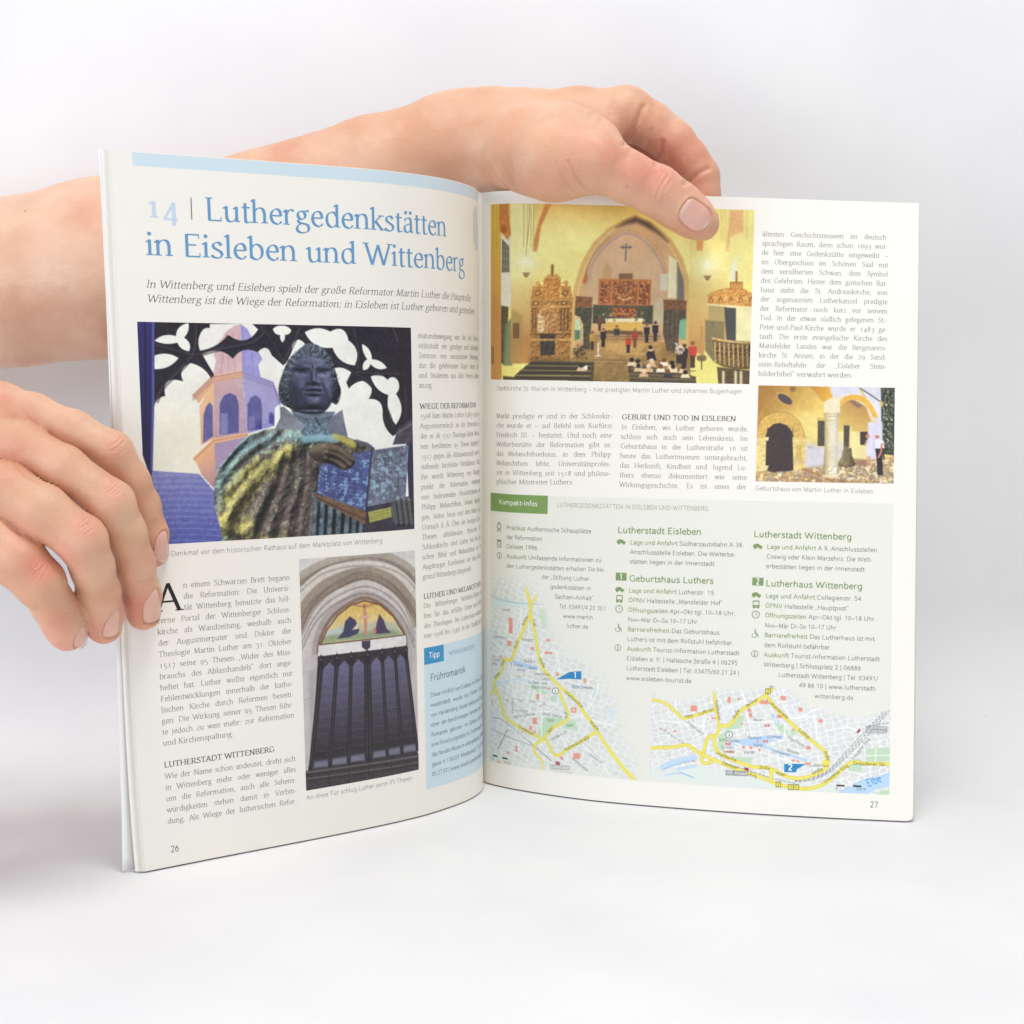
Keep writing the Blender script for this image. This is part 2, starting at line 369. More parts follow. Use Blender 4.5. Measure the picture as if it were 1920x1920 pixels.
# ---------------------------------------------------------------- setting: white paper sweep
def make_sweep():
    yy = np.r_[np.linspace(-1600, 5, 12), 0]
    prof = [(y, 0.0) for y in np.linspace(-1600, 8, 14)]
    rad = 78.0
    prof += [(8 + rad * math.sin(a), rad - rad * math.cos(a)) for a in np.linspace(0.06, math.pi / 2, 30)]
    y, z = prof[-1]
    prof += [(y, z + d) for d in (80, 300, 700, 1300)]
    prof = np.array(prof); xs = np.linspace(-1500, 1500, 31)
    X, K = np.meshgrid(xs, np.arange(len(prof)))
    v = np.stack([X.ravel(), prof[K.ravel(), 0], prof[K.ravel(), 1]], 1)
    f = gridfaces(len(xs), len(prof))[:, ::-1]
    m = mat("white_sweep", (238, 237, 235), .62, .25)
    nt = m.node_tree; b = nt.nodes["Principled BSDF"]
    tc = nt.nodes.new("ShaderNodeTexCoord")
    n1 = nt.nodes.new("ShaderNodeTexNoise"); n1.inputs["Scale"].default_value = 9; n1.inputs["Detail"].default_value = 5
    r1 = nt.nodes.new("ShaderNodeValToRGB")
    r1.color_ramp.elements[0].position = .3; r1.color_ramp.elements[0].color = (*lin((238, 237, 235)), 1)
    r1.color_ramp.elements[1].position = .7; r1.color_ramp.elements[1].color = (*lin((229, 228, 228)), 1)
    # fine scuffs and specks of a used surface
    n2 = nt.nodes.new("ShaderNodeTexVoronoi"); n2.inputs["Scale"].default_value = 26; n2.inputs["Randomness"].default_value = 1
    r2 = nt.nodes.new("ShaderNodeValToRGB"); r2.color_ramp.elements[0].position = .012; r2.color_ramp.elements[0].color = (.62, .58, .52, 1)
    r2.color_ramp.elements[1].position = .028; r2.color_ramp.elements[1].color = (1, 1, 1, 1)
    mp = nt.nodes.new("ShaderNodeMapping"); mp.inputs["Scale"].default_value = (1.0, 1.5, 1.0); mp.inputs["Rotation"].default_value = (0, 0, .4)
    mx = nt.nodes.new("ShaderNodeMixRGB"); mx.blend_type = 'MULTIPLY'; mx.inputs[0].default_value = .35
    nt.links.new(tc.outputs["Object"], n1.inputs["Vector"]); nt.links.new(tc.outputs["Object"], mp.inputs["Vector"]); nt.links.new(mp.outputs[0], n2.inputs["Vector"])
    nt.links.new(n1.outputs["Fac"], r1.inputs[0]); nt.links.new(n2.outputs["Distance"], r2.inputs[0])
    nt.links.new(r1.outputs[0], mx.inputs[1]); nt.links.new(r2.outputs[0], mx.inputs[2]); nt.links.new(mx.outputs[0], b.inputs["Base Color"])
    o = mesh("table_backdrop", v, f, m, kind="structure")
    return o
make_sweep()

# ---------------------------------------------------------------- the magazine
MAG = empty("magazine", (-.016, .006, 0), "open magazine standing upright with a travel article on pages 26 and 27", "magazine")
paper = mat("coated_paper", (246, 242, 232), .36, .40, bump=(26, .10, .0010))
paper_edge = mat("trimmed_page_edges", (236, 231, 221), .8, .1)
cover_m = mat("cover_card", (244, 243, 238), .35, .45)

def sheet(name, page, sg, vg, off, m, smap=None, parent=MAG, corner=0):
    S, V = np.meshgrid(sg, vg)
    if page.side == 'R':
        c = .00016 * (V - 146); S = (S + 231 * c) / (1 + c)
    if smap is not None: S = smap(S, V)
    p = page.P(S.ravel(), V.ravel(), np.broadcast_to(off, S.shape).ravel() if np.ndim(off) else np.full(S.size, off))
    return mesh(name, p, gridfaces(len(sg), len(vg)), m, parent)

VG = np.linspace(0, 297, 60)
lp = sheet("left_page", LP, np.arange(0, 226.01, .5), VG, 0.0, paper)
def rcorner(S, V):      # rounded lower right corner
    lim = LRE - np.where(V > 294, 3 - np.sqrt(np.maximum(9 - np.clip(V - 294, 0, 3) ** 2, 0)), 0)
    return np.minimum(S, lim)
LRE = 231.0
VGR = np.r_[np.linspace(0, 293.5, 56), np.linspace(294, 297, 9)]
rp = sheet("right_page", RP, np.arange(0, 231.01, .5), VGR, 0.0, paper, rcorner)

# the block of pages behind each open page: fanned fore edge, then the cover
def fore_edge_left():
    nu = 26; u = np.linspace(0, 1, nu)[None, :]; V = VG[:, None]
    t = V / 297
    ext = 3.0 + .15 * np.sin(V * .05)
    S = -ext * u; off = -.10 - 2.6 * u ** 1.2 + .10 * np.sin(u * 75)
    S = S + 0 * V; off = off + 0 * V
    p = LP.P(S.ravel(), (V + 0 * u).ravel(), off.ravel())
    # the back of the block runs on behind the page
    return p, gridfaces(nu, len(VG))[:, ::-1]
p, f = fore_edge_left()
n0 = len(p); sg = np.linspace(-3.0, 214, 60); S, V = np.meshgrid(sg, VG)
q = LP.P(S.ravel(), V.ravel(), np.full(S.size, -2.9))
S2, V2 = np.meshgrid(np.linspace(0, 214, 60), [0.0, 0.02]); off2 = np.stack([np.full(60, -.1), np.full(60, -2.9)])
q2 = LP.P(S2.ravel(), V2.ravel(), off2.ravel())
mesh("page_stack", np.concatenate([p, q, q2]), np.concatenate([f, gridfaces(60, len(VG)) + n0, gridfaces(60, 2)[:, ::-1] + n0 + len(q)]), paper_edge, MAG)
n1 = 20; u = np.linspace(0, 1, n1)[None, :]; V = VGR[:, None]
lim = 231.0 - np.where(V > 294, 3 - np.sqrt(np.maximum(9 - np.clip(V - 294, 0, 3) ** 2, 0)), 0)
S = lim + 1.15 * u * np.ones_like(V); off = -.1 - 3.0 * u ** .8 + 0 * V
p = RP.P(S.ravel(), (V + 0 * u).ravel(), off.ravel())
S3, V3 = np.meshgrid(np.linspace(4, 232, 60), VGR)
q = RP.P(S3.ravel(), V3.ravel(), np.full(S3.size, -3.1))
S2, V2 = np.meshgrid(np.linspace(8, 231, 60), [0.0, 0.02]); off2 = np.stack([np.full(60, -.1), np.full(60, -3.1)])
q2 = RP.P(S2.ravel(), V2.ravel(), off2.ravel())
mesh("page_stack", np.concatenate([p, q, q2]), np.concatenate([gridfaces(n1, len(VGR)), gridfaces(60, len(VGR)) + len(p), gridfaces(60, 2)[:, ::-1] + len(p) + len(q)]), paper_edge, MAG)

# cover: one bent card round the back of both halves
VC = np.linspace(0, 297, 50)
def cov_edge(v): return np.interp(v, [0, 10, 60, 150, 200, 240, 270, 297], [-3.6, -3.5, -3.3, -3.5, -4.4, -4.9, -5.8, -7.4])
rows = []
for v in VC:
    a = np.linspace(cov_edge(v), 205, 90); gap = np.interp(v, [0, 150, 230, 297], [.25, .5, 1.0, 2.2]) * np.exp(-np.maximum(a, 0) / 45)
    L_ = LP.P(a, np.full(90, v), -3.2 - gap)
    b = np.linspace(14, 231.6, 90)
    R_ = RP.P(b, np.full(90, v), np.full(90, -3.5))
    k = 12; t = np.linspace(0, 1, k)[1:-1, None]; mid = L_[-1] * (1 - t) + R_[0] * t
    mid[:, 1] += 6 * np.sin(np.pi * t[:, 0])
    rows.append(np.concatenate([L_, mid, R_]))
p = np.concatenate(rows); p[:, 2] = np.maximum(p[:, 2], .05)
o = mesh("cover", p, gridfaces(len(rows[0]), len(VC)), cover_m, MAG)
sd = o.modifiers.new("thickness", 'SOLIDIFY'); sd.thickness = .0003; sd.offset = -1
# ---------------------------------------------------------------- printing on the left page (page 26)
def block(st, lines, s0, s1, v0, v1, last=None, lim=1e9, dv=0.0):
    n = len(lines); out = []
    for i, t in enumerate(lines):
        v = v0 + (v1 - v0) * i / max(n - 1, 1)
        if i == n - 1 and last is not None: out.append(('r' if st == 'b' else 'tr' if st == 'tb' else st, t, s0, last, v, dv, lim))
        else: out.append((st, t, s0, s1, v, dv, lim))
    return out
LIM = 214.0
printed_poly("header_band", LP, [(9.1, .35, 222, 5.5)], (210, 227, 234), lp, .02)
printed_text("chapter_number", LP, [('num', '14', 13.6, 27.5, 25.5)], lp)
printed_poly("divider_rule", LP, [(33.0, 16.8, 33.4, 25.6)], (70, 78, 92), lp, .045)
printed_text("headline", LP, [('title', 'Luthergedenkstätten', 39.4, 163.4, 25.6), ('title', 'in Eisleben und Wittenberg', 13.2, 181.6, 40.6)], lp)
printed_text("introduction", LP, [('sub', 'In Wittenberg und Eisleben spielt der große Reformator Martin Luther die Hauptrolle:', 12.4, 189.6, 53.6),
                                  ('sub', 'Wittenberg ist die Wiege der Reformation; in Eisleben ist Luther geboren und gestorben.', 12.6, 195.8, 59.4)], lp)
printed_text("caption", LP, [('cap', 'Luther-Denkmal vor dem historischen Rathaus auf dem Marktplatz von Wittenberg', 8.6, 118.7, 163.9)], lp)
t1 = [('drop', 'A', 11.6, 21.6, 187.0),
      ('b', 'n einem Schwarzen Brett begann', 23.1, 71.6, 177.6), ('b', 'die Reformation: Die Universi-', 23.1, 71.6, 182.3), ('b', 'tät Wittenberg benutzte das höl-', 23.1, 71.6, 187.0)]
t1 += block('b', ['zerne Portal der Wittenberger Schloss-', 'kirche als Wandzeitung, weshalb auch', 'der Augustinerpater und Doktor der', 'Theologie Martin Luther am 31. Oktober', '1517 seine 95 Thesen „Wider des Miss-',
                  'brauchs des Ablasshandels“ dort ange-', 'heftet hat. Luther wollte eigentlich nur', 'Fehlentwicklungen innerhalb der katho-', 'lischen Kirche durch Reformen beseiti-', 'gen. Die Wirkung seiner 95 Thesen führ-',
                  'te jedoch zu weit mehr: zur Reformation', 'und Kirchenspaltung.'], 11.4, 71.6, 191.8, 244.2, last=42.7)
t1 += [('h', 'LUTHERSTADT WITTENBERG', 11.4, 61.6, 253.7)]
t1 += block('b', ['Wie der Name schon andeutet, dreht sich', 'in Wittenberg mehr oder weniger alles', 'um die Reformation, auch alle Sehens-', 'würdigkeiten stehen damit in Verbin-', 'dung. Als Wiege der lutherischen Refor-'], 11.4, 71.6, 259.0, 278.6, dv=.8)
printed_text("text_column", LP, t1, lp)
printed_text("page_number", LP, [('no', '26', 12.0, 15.5, 290.9)], lp)
printed_text("caption", LP, [('cap', 'An diese Tür schlug Luther seine 95 Thesen', 76.4, 133.3, 278.3)], lp)
t3 = block('b', ['mationsbewegung war die alte Univer-', 'sitätsstadt ein geistiges und kulturelles', 'Zentrum von europäischer Bedeutung,', 'das die gelehrtesten Köpfe dieser Zeit', 'und Studenten aus aller Herren Länder', 'anzog.'], 141.9, 202.4, 71.9, 94.2, last=150.9)
t3 += [('h', 'WIEGE DER REFORMATION', 142.1, 194.8, 103.8)]
t3 += block('b', ['1508 kam Martin Luther (1483–1546) als', 'Augustinermönch an die Universität, an', 'der er ab 1512 Theologie lehrte. Mit sei-', 'nen berühmten 95 Thesen kämpfte er', '1517 gegen die Ablasswirtschaft und be-', 'stehende kirchliche Verhältnisse. Durch',
                  'ihn wurde Wittenberg zum Ausgangs-', 'punkt der Reformation, mitgetragen', 'von bedeutenden Persönlichkeiten wie', 'Philipp Melanchthon, Johann Bugenha-', 'gen, Justus Jonas und dem Maler Lucas', 'Cranach d. Ä. Über der heutigen die 95',
                  'Thesen abbildenden Bronzetür der', 'Schlosskirche sind Luther mit der deut-', 'schen Bibel und Melanchthon mit der', 'Augsburger Konfession vor dem Hinter-', 'grund Wittenbergs dargestellt.'], 142.2, 202.6, 108.1, 182.8, last=183.4)
t3 += [('h', 'LUTHER UND MELANCHTHON', 142.5, 199.5, 192.2)]
t3 += block('b', ['Die Wittenberger Welterbe-Stätten ste-', 'hen für das erfüllte Leben und Wirken', 'des Theologen. Im Lutherhaus wohnte er', 'von 1508 bis 1546, in der Stadtkirche am'], 142.4, 202.8, 196.6, 210.9)
printed_text("text_column", LP, t3, lp)
box = printed_poly("tip_box", LP, [(142.1, 215.6, 222, 284.9)], (210, 228, 238), lp, .02)
printed_poly("tip_tag", LP, [(142.1, 215.7, 156.1, 223.7)], (58, 150, 200), lp, .05)
printed_text("tip_text", LP, [('tipp', 'Tipp', 145.3, 152.9, 221.0, 0), ('tn', 'NOVALIS-MUSEUM', 160.5, 184.9, 221.7), ('tt', 'Frühromantik', 146.0, 174.2, 232.1)]
             + block('tb', ['Etwas nördlich von Eisleben, im Schloss Ober-', 'wiederstedt, wurde mit Freiherr Friedrich', 'von Hardenberg, besser bekannt als Novalis,', 'einer der berühmtesten Vertreter der Früh-', 'Romantik geboren. Im Schloss sind heute', 'eine Forschungsstätte für Frühromantik und',
                            'das Novalis-Museum untergebracht. Schäfer-', 'gasse 6 | 06333 Wiederstedt | Tel. 03476/', '85 27 20 | www.novalis-gesellschaft.de'], 146.0, 201.5, 239.9, 279.0, last=196.0), lp, off=.08)

# ---------------------------------------------------------------- printing on the right page (page 27)
printed_text("caption", RP, [('cap', 'Stadtkirche St. Marien in Wittenberg – hier predigten Martin Luther und Johannes Bugenhagen', 24.2, 147.1, 94.8, -.6)], rp)
printed_text("text_column", RP, block('b', ['Markt predigte er und in der Schlosskir-', 'che wurde er – auf Befehl von Kurfürst', 'Friedrich III. – bestattet. Und noch eine', 'Welterbestätte der Reformation gibt es:', 'das Melanchthonhaus, in dem Philipp', 'Melanchthon lebte, Universitätsprofes-',
                                             'sor in Wittenberg seit 1518 und philoso-', 'phischer Mitstreiter Luthers.'], 24.3, 84.3, 108.2, 140.7, last=66.0, dv=-1.2), rp)
printed_text("text_column", RP, [('h', 'GEBURT UND TOD IN EISLEBEN', 89.1, 144.3, 107.9)] + block('b', ['In Eisleben, wo Luther geboren wurde,', 'schloss sich auch sein Lebenskreis. Im', 'Geburtshaus in der Lutherstraße 16 ist', 'heute das Luthermuseum untergebracht,', 'das Herkunft, Kindheit und Jugend Lu-',
                                             'thers ebenso dokumentiert wie seine', 'Wirkungsgeschichte. Es ist eines der'], 88.9, 150.3, 112.7, 140.7), rp)
printed_text("text_column", RP, block('b', ['ältesten Geschichtsmuseen im deutsch-', 'sprachigen Raum, denn schon 1693 wur-', 'de hier eine Gedenkstätte eingeweiht –', 'im Obergeschoss im Schönen Saal mit', 'dem versilberten Schwan, dem Symbol', 'des Gelehrten. Hinter dem gotischen Rat-',
                                             'haus steht die St. Andreaskirche; von', 'der sogenannten Lutherkanzel predigte', 'der Reformator noch kurz vor seinem', 'Tod. In der etwas südlich gelegenen St.-', 'Peter-und-Paul-Kirche wurde er 1483 ge-', 'tauft. Die erste evangelische Kirche des',
                                             'Mansfelder Landes war die Bergmanns-', 'kirche St. Annen, in der die 29 Sand-', 'stein-Relieftafeln der „Eisleber Stein-', 'bilderbibel“ verwahrt werden.'], 154.5, 216.1, 18.4, 85.8, last=200.0), rp)
printed_text("caption", RP, [('cap', 'Geburtshaus von Martin Luther in Eisleben', 154.7, 210.7, 141.3, .6)], rp)
printed_text("page_number", RP, [('no', '27', 211.7, 215.1, 291.2)], rp)
# info panel
info_panel = printed_poly("info_panel", RP, [(19.8, 146.2, 220.2, 285.0)], (235, 234, 222), rp, .02)
printed_poly("info_tag", RP, [(19.8, 146.1, 53.1, 155.1)], (126, 158, 88), rp, .075)
printed_text("info_heading", RP, [('kb', 'Kompakt-Infos', 26.2, 47.6, 151.4), ('kh', 'LUTHERGEDENKSTÄTTEN IN EISLEBEN UND WITTENBERG', 57.9, 132.4, 151.4)], rp, off=.11)
A = [('i', 'Prädikat¦ Authentische Schauplätze', 31.0, 75.6, 163.8), ('i', 'der Reformation', 31.0, 50.6, 168.5), ('i', 'Gelistet¦ 1996', 31.0, 47.9, 173.2), ('i', 'Auskunft¦ Umfassende Informationen zu', 31.0, 81.1, 178.0, -.4),
     ('i', 'den Luthergedenkstätten erhalten Sie bei', 31.0, 82.5, 182.7, -.5), ('i', 'der „Stiftung Luther-', 50.7, 76.1, 187.3), ('i', 'gedenkstätten in', 55.3, 76.2, 192.0), ('i', 'Sachsen-Anhalt“.', 57.7, 78.4, 196.8), ('i', 'Tel. 03491/4 20 30 |', 60.2, 83.8, 201.6),
     ('i', 'www.martin', 62.3, 77.6, 206.3), ('i', 'luther.de', 64.3, 75.3, 211.1)]
printed_text("info_text", RP, A, rp, off=.09)
B = [('it', 'Lutherstadt Eisleben', 88.7, 129.4, 163.1), ('i', 'Lage und Anfahrt¦ Südharzautobahn A 38,', 95.1, 149.8, 168.6), ('i', 'Anschlussstelle Eisleben. Die Welterbe-', 95.1, 146.1, 173.3), ('i', 'stätten liegen in der Innenstadt.', 95.1, 136.7, 178.0), ('it', 'Geburtshaus Luthers', 95.2, 135.9, 186.7),
     ('i', 'Lage und Anfahrt¦ Lutherstr. 15', 95.1, 136.4, 192.2), ('i', 'ÖPNV¦ Haltestelle „Mansfelder Hof“', 95.1, 140.7, 197.0), ('i', 'Öffnungszeiten¦ Apr–Okt tgl. 10–18 Uhr,', 95.1, 146.9, 201.8), ('i', 'Nov–Mär Di–So 10–17 Uhr', 95.1, 128.8, 206.5), ('i', 'Barrierefreiheit¦ Das Geburtshaus', 95.1, 139.6, 211.3),
     ('i', 'Luthers ist mit dem Rollstuhl befahrbar.', 95.1, 146.4, 216.1), ('i', 'Auskunft¦ Tourist-Information Lutherstadt', 95.1, 149.2, 220.9), ('i', 'Eisleben e. V. | Hallesche Straße 4 | 06295', 95.1, 148.7, 225.7), ('i', 'Lutherstadt Eisleben | Tel. 03475/60 21 24 |', 95.1, 149.6, 230.5), ('i', 'www.eisleben-tourist.de', 95.1, 126.8, 235.4)]
printed_text("info_text", RP, B, rp, off=.09)
D = [('it', 'Lutherstadt Wittenberg', 154.6, 200.9, 163.8, .5), ('i', 'Lage und Anfahrt¦ A 9, Anschlussstellen', 161.0, 213.0, 169.4, .6), ('i', 'Coswig oder Klein Marzehns. Die Welt-', 161.0, 210.6, 174.1, .6), ('i', 'erbestätten liegen in der Innenstadt.', 161.0, 207.9, 178.8, .6), ('it', 'Lutherhaus Wittenberg', 161.0, 206.3, 187.4, .5),
     ('i', 'Lage und Anfahrt¦ Collegienstr. 54', 161.0, 205.9, 193.0, .4), ('i', 'ÖPNV¦ Haltestelle „Hauptpost“', 161.0, 200.1, 197.8, .4), ('i', 'Öffnungszeiten¦ Apr–Okt tgl. 10–18 Uhr,', 161.0, 212.9, 202.5, .5), ('i', 'Nov–Mär Di–So 10–17 Uhr', 161.0, 194.5, 207.2, .3), ('i', 'Barrierefreiheit¦ Das Lutherhaus ist mit', 161.0, 212.4, 212.0, .5),
     ('i', 'dem Rollstuhl befahrbar.', 161.0, 192.4, 216.7, .3), ('i', 'Auskunft¦ Tourist-Information Lutherstadt', 161.0, 214.9, 221.5, .5), ('i', 'Wittenberg | Schlossplatz 2 | 06886', 161.0, 206.3, 226.2, .5), ('i', 'Lutherstadt Wittenberg | Tel. 03491/', 168.1, 214.3, 230.9, .5), ('i', '49 86 10 | www.lutherstadt-', 177.8, 213.6, 235.6, .5), ('i', 'wittenberg.de', 185.1, 203.0, 240.4, .4)]
printed_text("info_text", RP, D, rp, off=.09)
# ---------------------------------------------------------------- painter for the printed pictures: colours go onto the points of a fine sheet
def _bilinv(q, x, y):
    """position (u, v) in a four-cornered picture q = TL, TR, BR, BL"""
    q = np.array(q, float); x = np.asarray(x, float); y = np.asarray(y, float)
    u = np.full(np.shape(x), .5); v = np.full(np.shape(x), .5)
    for _ in range(12):
        w = [(1 - u) * (1 - v), u * (1 - v), u * v, (1 - u) * v]
        fx = sum(w[i] * q[i, 0] for i in range(4)) - x; fy = sum(w[i] * q[i, 1] for i in range(4)) - y
        ux = (1 - v) * (q[1, 0] - q[0, 0]) + v * (q[2, 0] - q[3, 0]); uy = (1 - v) * (q[1, 1] - q[0, 1]) + v * (q[2, 1] - q[3, 1])
        vx = (1 - u) * (q[3, 0] - q[0, 0]) + u * (q[2, 0] - q[1, 0]); vy = (1 - u) * (q[3, 1] - q[0, 1]) + u * (q[2, 1] - q[1, 1])
        dt = ux * vy - uy * vx
        u = u - (fx * vy - fy * vx) / dt; v = v - (ux * fy - uy * fx) / dt
    return u, v

class Paint:
    def __init__(o, w, h, quad, bg, seed=1):
        o.w, o.h, o.q = w, h, quad; o.I = np.ones((h, w, 3), np.float32) * np.array(bg, np.float32)
        o.Y, o.X = np.mgrid[0:h, 0:w].astype(np.float32); o.rng = np.random.default_rng(seed)
        o.sc = w / abs(quad[1][0] - quad[0][0])
    def m(o, pts):
        p = np.array(pts, float); u, v = _bilinv(o.q, p[:, 0], p[:, 1]); return np.stack([u * (o.w - 1), v * (o.h - 1)], 1)
    def _box(o, p, pad):
        x0, y0 = np.floor(p.min(0) - pad).astype(int); x1, y1 = np.ceil(p.max(0) + pad).astype(int) + 1
        x0, y0, x1, y1 = max(x0, 0), max(y0, 0), min(x1, o.w), min(y1, o.h)
        return None if x0 >= x1 or y0 >= y1 else (slice(y0, y1), slice(x0, x1))
    def _dist(o, p, sl, closed):
        X, Y = o.X[sl], o.Y[sl]; D = np.full(X.shape, 1e9, np.float32); ins = np.zeros(X.shape, bool)
        P = np.vstack([p, p[:1]]) if closed else p
        for a, b in zip(P[:-1], P[1:]):
            d = b - a; t = np.clip(((X - a[0]) * d[0] + (Y - a[1]) * d[1]) / (d @ d + 1e-9), 0, 1)
            D = np.minimum(D, (X - a[0] - t * d[0]) ** 2 + (Y - a[1] - t * d[1]) ** 2)
            if closed and a[1] != b[1]:
                c = (a[1] > Y) != (b[1] > Y); ins ^= c & (X < d[0] * (Y - a[1]) / d[1] + a[0])
        D = np.sqrt(D)
        return np.where(ins, -D, D) if closed else D
    def _put(o, sl, A, col, grad, tex):
        if grad is not None:
            (c1, p0, p1) = grad; a, b = o.m([p0, p1]); d = b - a
            t = np.clip(((o.X[sl] - a[0]) * d[0] + (o.Y[sl] - a[1]) * d[1]) / (d @ d + 1e-9), 0, 1)[..., None]
            c = np.array(col) * (1 - t) + np.array(c1) * t
        else: c = np.array(col, float) * np.ones(A.shape + (1,))
        if tex: c = c + tex[0] * o.noise(tex[1], sl)[..., None]
        o.I[sl] = o.I[sl] * (1 - A[..., None]) + c * A[..., None]
    def noise(o, s, sl=None, oct=3):
        if not hasattr(o, '_n'): o._n = {}
        if s not in o._n:
            N = 0; amp = 1.0; sz = s
            for _ in range(oct):
                gh, gw = int(o.h / sz) + 3, int(o.w / sz) + 3; G = o.rng.uniform(-1, 1, (gh, gw))
                y, x = o.Y / sz, o.X / sz; i, j = y.astype(int), x.astype(int); f, g = y - i, x - j; f = f * f * (3 - 2 * f); g = g * g * (3 - 2 * g)
                N = N + amp * ((G[i, j] * (1 - g) + G[i, j + 1] * g) * (1 - f) + (G[i + 1, j] * (1 - g) + G[i + 1, j + 1] * g) * f)
                amp *= .6; sz = max(sz / 2, 1.01)
            o._n[s] = N
        return o._n[s] if sl is None else o._n[s][sl]
    def poly(o, pts, col, soft=.5, a=1.0, grad=None, tex=None, sm=False):
        p = o.m(pts); p = smooth_px(p, True) if sm else p; soft = soft
        sl = o._box(p, soft + 2)
        if sl is None: return
        D = o._dist(p, sl, True); o._put(sl, np.clip(.5 - D / (2 * soft), 0, 1) * a, col, grad, tex)
    def line(o, pts, wd, col, soft=.5, a=1.0, grad=None, tex=None, sm=True):
        p = o.m(pts); p = smooth_px(p, False) if sm and len(p) > 2 else p; r = wd * o.sc / 2
        sl = o._box(p, r + soft + 2)
        if sl is None: return
        D = o._dist(p, sl, False) - r; o._put(sl, np.clip(.5 - D / (2 * soft), 0, 1) * a, col, grad, tex)
    def dot(o, x, y, r, col, soft=.6, a=1.0, ry=None):
        th = np.linspace(0, 2 * np.pi, 14, endpoint=False); ry = ry or r
        o.poly(np.stack([x + r * np.cos(th), y + ry * np.sin(th)], 1), col, soft, a)
    def speck(o, pts, cols, s, lo, a=.8, soft=1.5):
        """blotches of other colours inside an outline"""
        p = o.m(pts); sl = o._box(p, 3)
        if sl is None: return
        A = np.clip(.5 - o._dist(p, sl, True) / (2 * soft), 0, 1)
        for i, c in enumerate(cols):
            N = o.noise(s + .013 * i, sl); o._put(sl, A * np.clip((N - lo) / .25, 0, 1) * a, c, None, None)
    def crop(o):
        if not hasattr(o, '_c'):
            q = np.array(o.q, float); u = o.X / (o.w - 1); v = o.Y / (o.h - 1); w = [(1 - u) * (1 - v), u * (1 - v), u * v, (1 - u) * v]
            o._c = [sum(w[i] * q[i, k] for i in range(4)) for k in (0, 1)]
        return o._c
    def bumps(o, L):
        x, y = o.crop(); H = 0
        for (cx, cy, sx, sy, a, *r) in L:
            t = r[0] if r else 0.0; dx, dy = (x - cx) * math.cos(t) + (y - cy) * math.sin(t), -(x - cx) * math.sin(t) + (y - cy) * math.cos(t)
            H = H + a * np.exp(-(dx / sx) ** 2 - (dy / sy) ** 2)
        return H
    def ridges(o, L):
        H = 0
        for (p, w, a) in L: H = H + a * np.exp(-(o._dist(catmull(o.m(p), 6), (slice(0, o.h), slice(0, o.w)), False) / o.sc / w) ** 2)
        return H
    def relief(o, pts, H, alb, light, sm=False, amb=.35, dif=.85, spec=0.0, soft=1.0, a=1.0):
        p = o.m(pts); p = smooth_px(p, True) if sm else p; full = (slice(0, o.h), slice(0, o.w))
        A = np.clip(.5 - o._dist(p, full, True) / (2 * soft), 0, 1) * a
        gy, gx = np.gradient(H); gx *= o.sc; gy *= o.sc; n = np.sqrt(gx * gx + gy * gy + 1); l = np.array(light) / np.linalg.norm(light)
        lam = np.clip((-gx * l[0] - gy * l[1] + l[2]) / n, 0, 1)
        c_ = np.asarray(alb, float) * (amb + dif * lam)[..., None] + spec * (lam ** 14)[..., None]
        o._put(full, A, 0.0, None, None) if False else None
        o.I = (o.I * (1 - A[..., None]) + c_ * A[..., None]).astype(np.float32)
    def glow(o, x, y, r, col, a):
        cx, cy = o.crop(); A = (a * np.exp(-((cx - x) ** 2 + (cy - y) ** 2) / r ** 2))[..., None]; o.I = o.I * (1 - A) + np.array(col, float) * A
    def photo(o, amt=.05):
        o.I *= (1 + amt * o.noise(46.0) + amt * .6 * o.noise(7.0))[..., None]
    def grain(o, amt): o.I += o.rng.normal(0, amt, (o.h, o.w, 1)) + o.rng.normal(0, amt * .4, (o.h, o.w, 3))
    def blur(o, s):
        r = int(3 * s) + 1; k = np.exp(-np.arange(-r, r + 1) ** 2 / (2 * s * s)); k /= k.sum()
        for ax in (0, 1):
            P = np.pad(o.I, [(r, r) if i == ax else (0, 0) for i in range(3)], 'edge'); n = o.I.shape[ax]
            o.I = sum(k[i] * np.take(P, np.arange(i, i + n), ax) for i in range(2 * r + 1))
    def to_page(o, name, page, s0, s1, v0, v1, parent, m, off, label=None):
        S, V = np.meshgrid(np.linspace(s0, s1, o.w), np.linspace(v0, v1, o.h))
        ob = mesh(name, page.P(S.ravel(), V.ravel(), np.full(S.size, off)), gridfaces(o.w, o.h), m, parent, colors=lin(np.clip(o.I, 0, 255)).reshape(-1, 3))
        if label: ob["label"] = label
        return ob

def smooth_px(p, closed):
    if closed:
        q = np.vstack([p[-1:], p, p[:2]]); out = []
        for i in range(1, len(p) + 1):
            t = np.linspace(0, 1, 4, endpoint=False)[:, None]; a, b, c, d = q[i - 1], q[i], q[i + 1], q[i + 2]
            out.append(.5 * (2 * b + (c - a) * t + (2 * a - 5 * b + 4 * c - d) * t ** 2 + (3 * b - a - 3 * c + d) * t ** 3))
        return np.vstack(out)
    return catmull(p, 5)

photo_ink = mat("picture_print", (200, 200, 200), .40, .40, attr="tint")

# -- bronze statue in front of a pierced canopy, tower behind
Q = [(59, 45), (1851, 85), (1874, 1405), (118, 1513)]
c = Paint(620, 440, Q, (243, 243, 233))
c.poly([(100, 620), (700, 500), (700, 1100), (100, 1100)], (246, 240, 214), 60, .7)
c.poly([(140, 1015), (290, 1028), (425, 1038), (515, 1150), (560, 1300), (580, 1500), (80, 1530)], (134, 138, 192), 1, grad=((84, 92, 168), (300, 1040), (330, 1500)), tex=(10, 5))
for i, y in enumerate(np.linspace(1045, 1500, 24)): c.line([(130, y + 6), (350, y), (575, y + 10)], 6, (92, 98, 168) if i % 2 else (160, 160, 205), 1, .45)
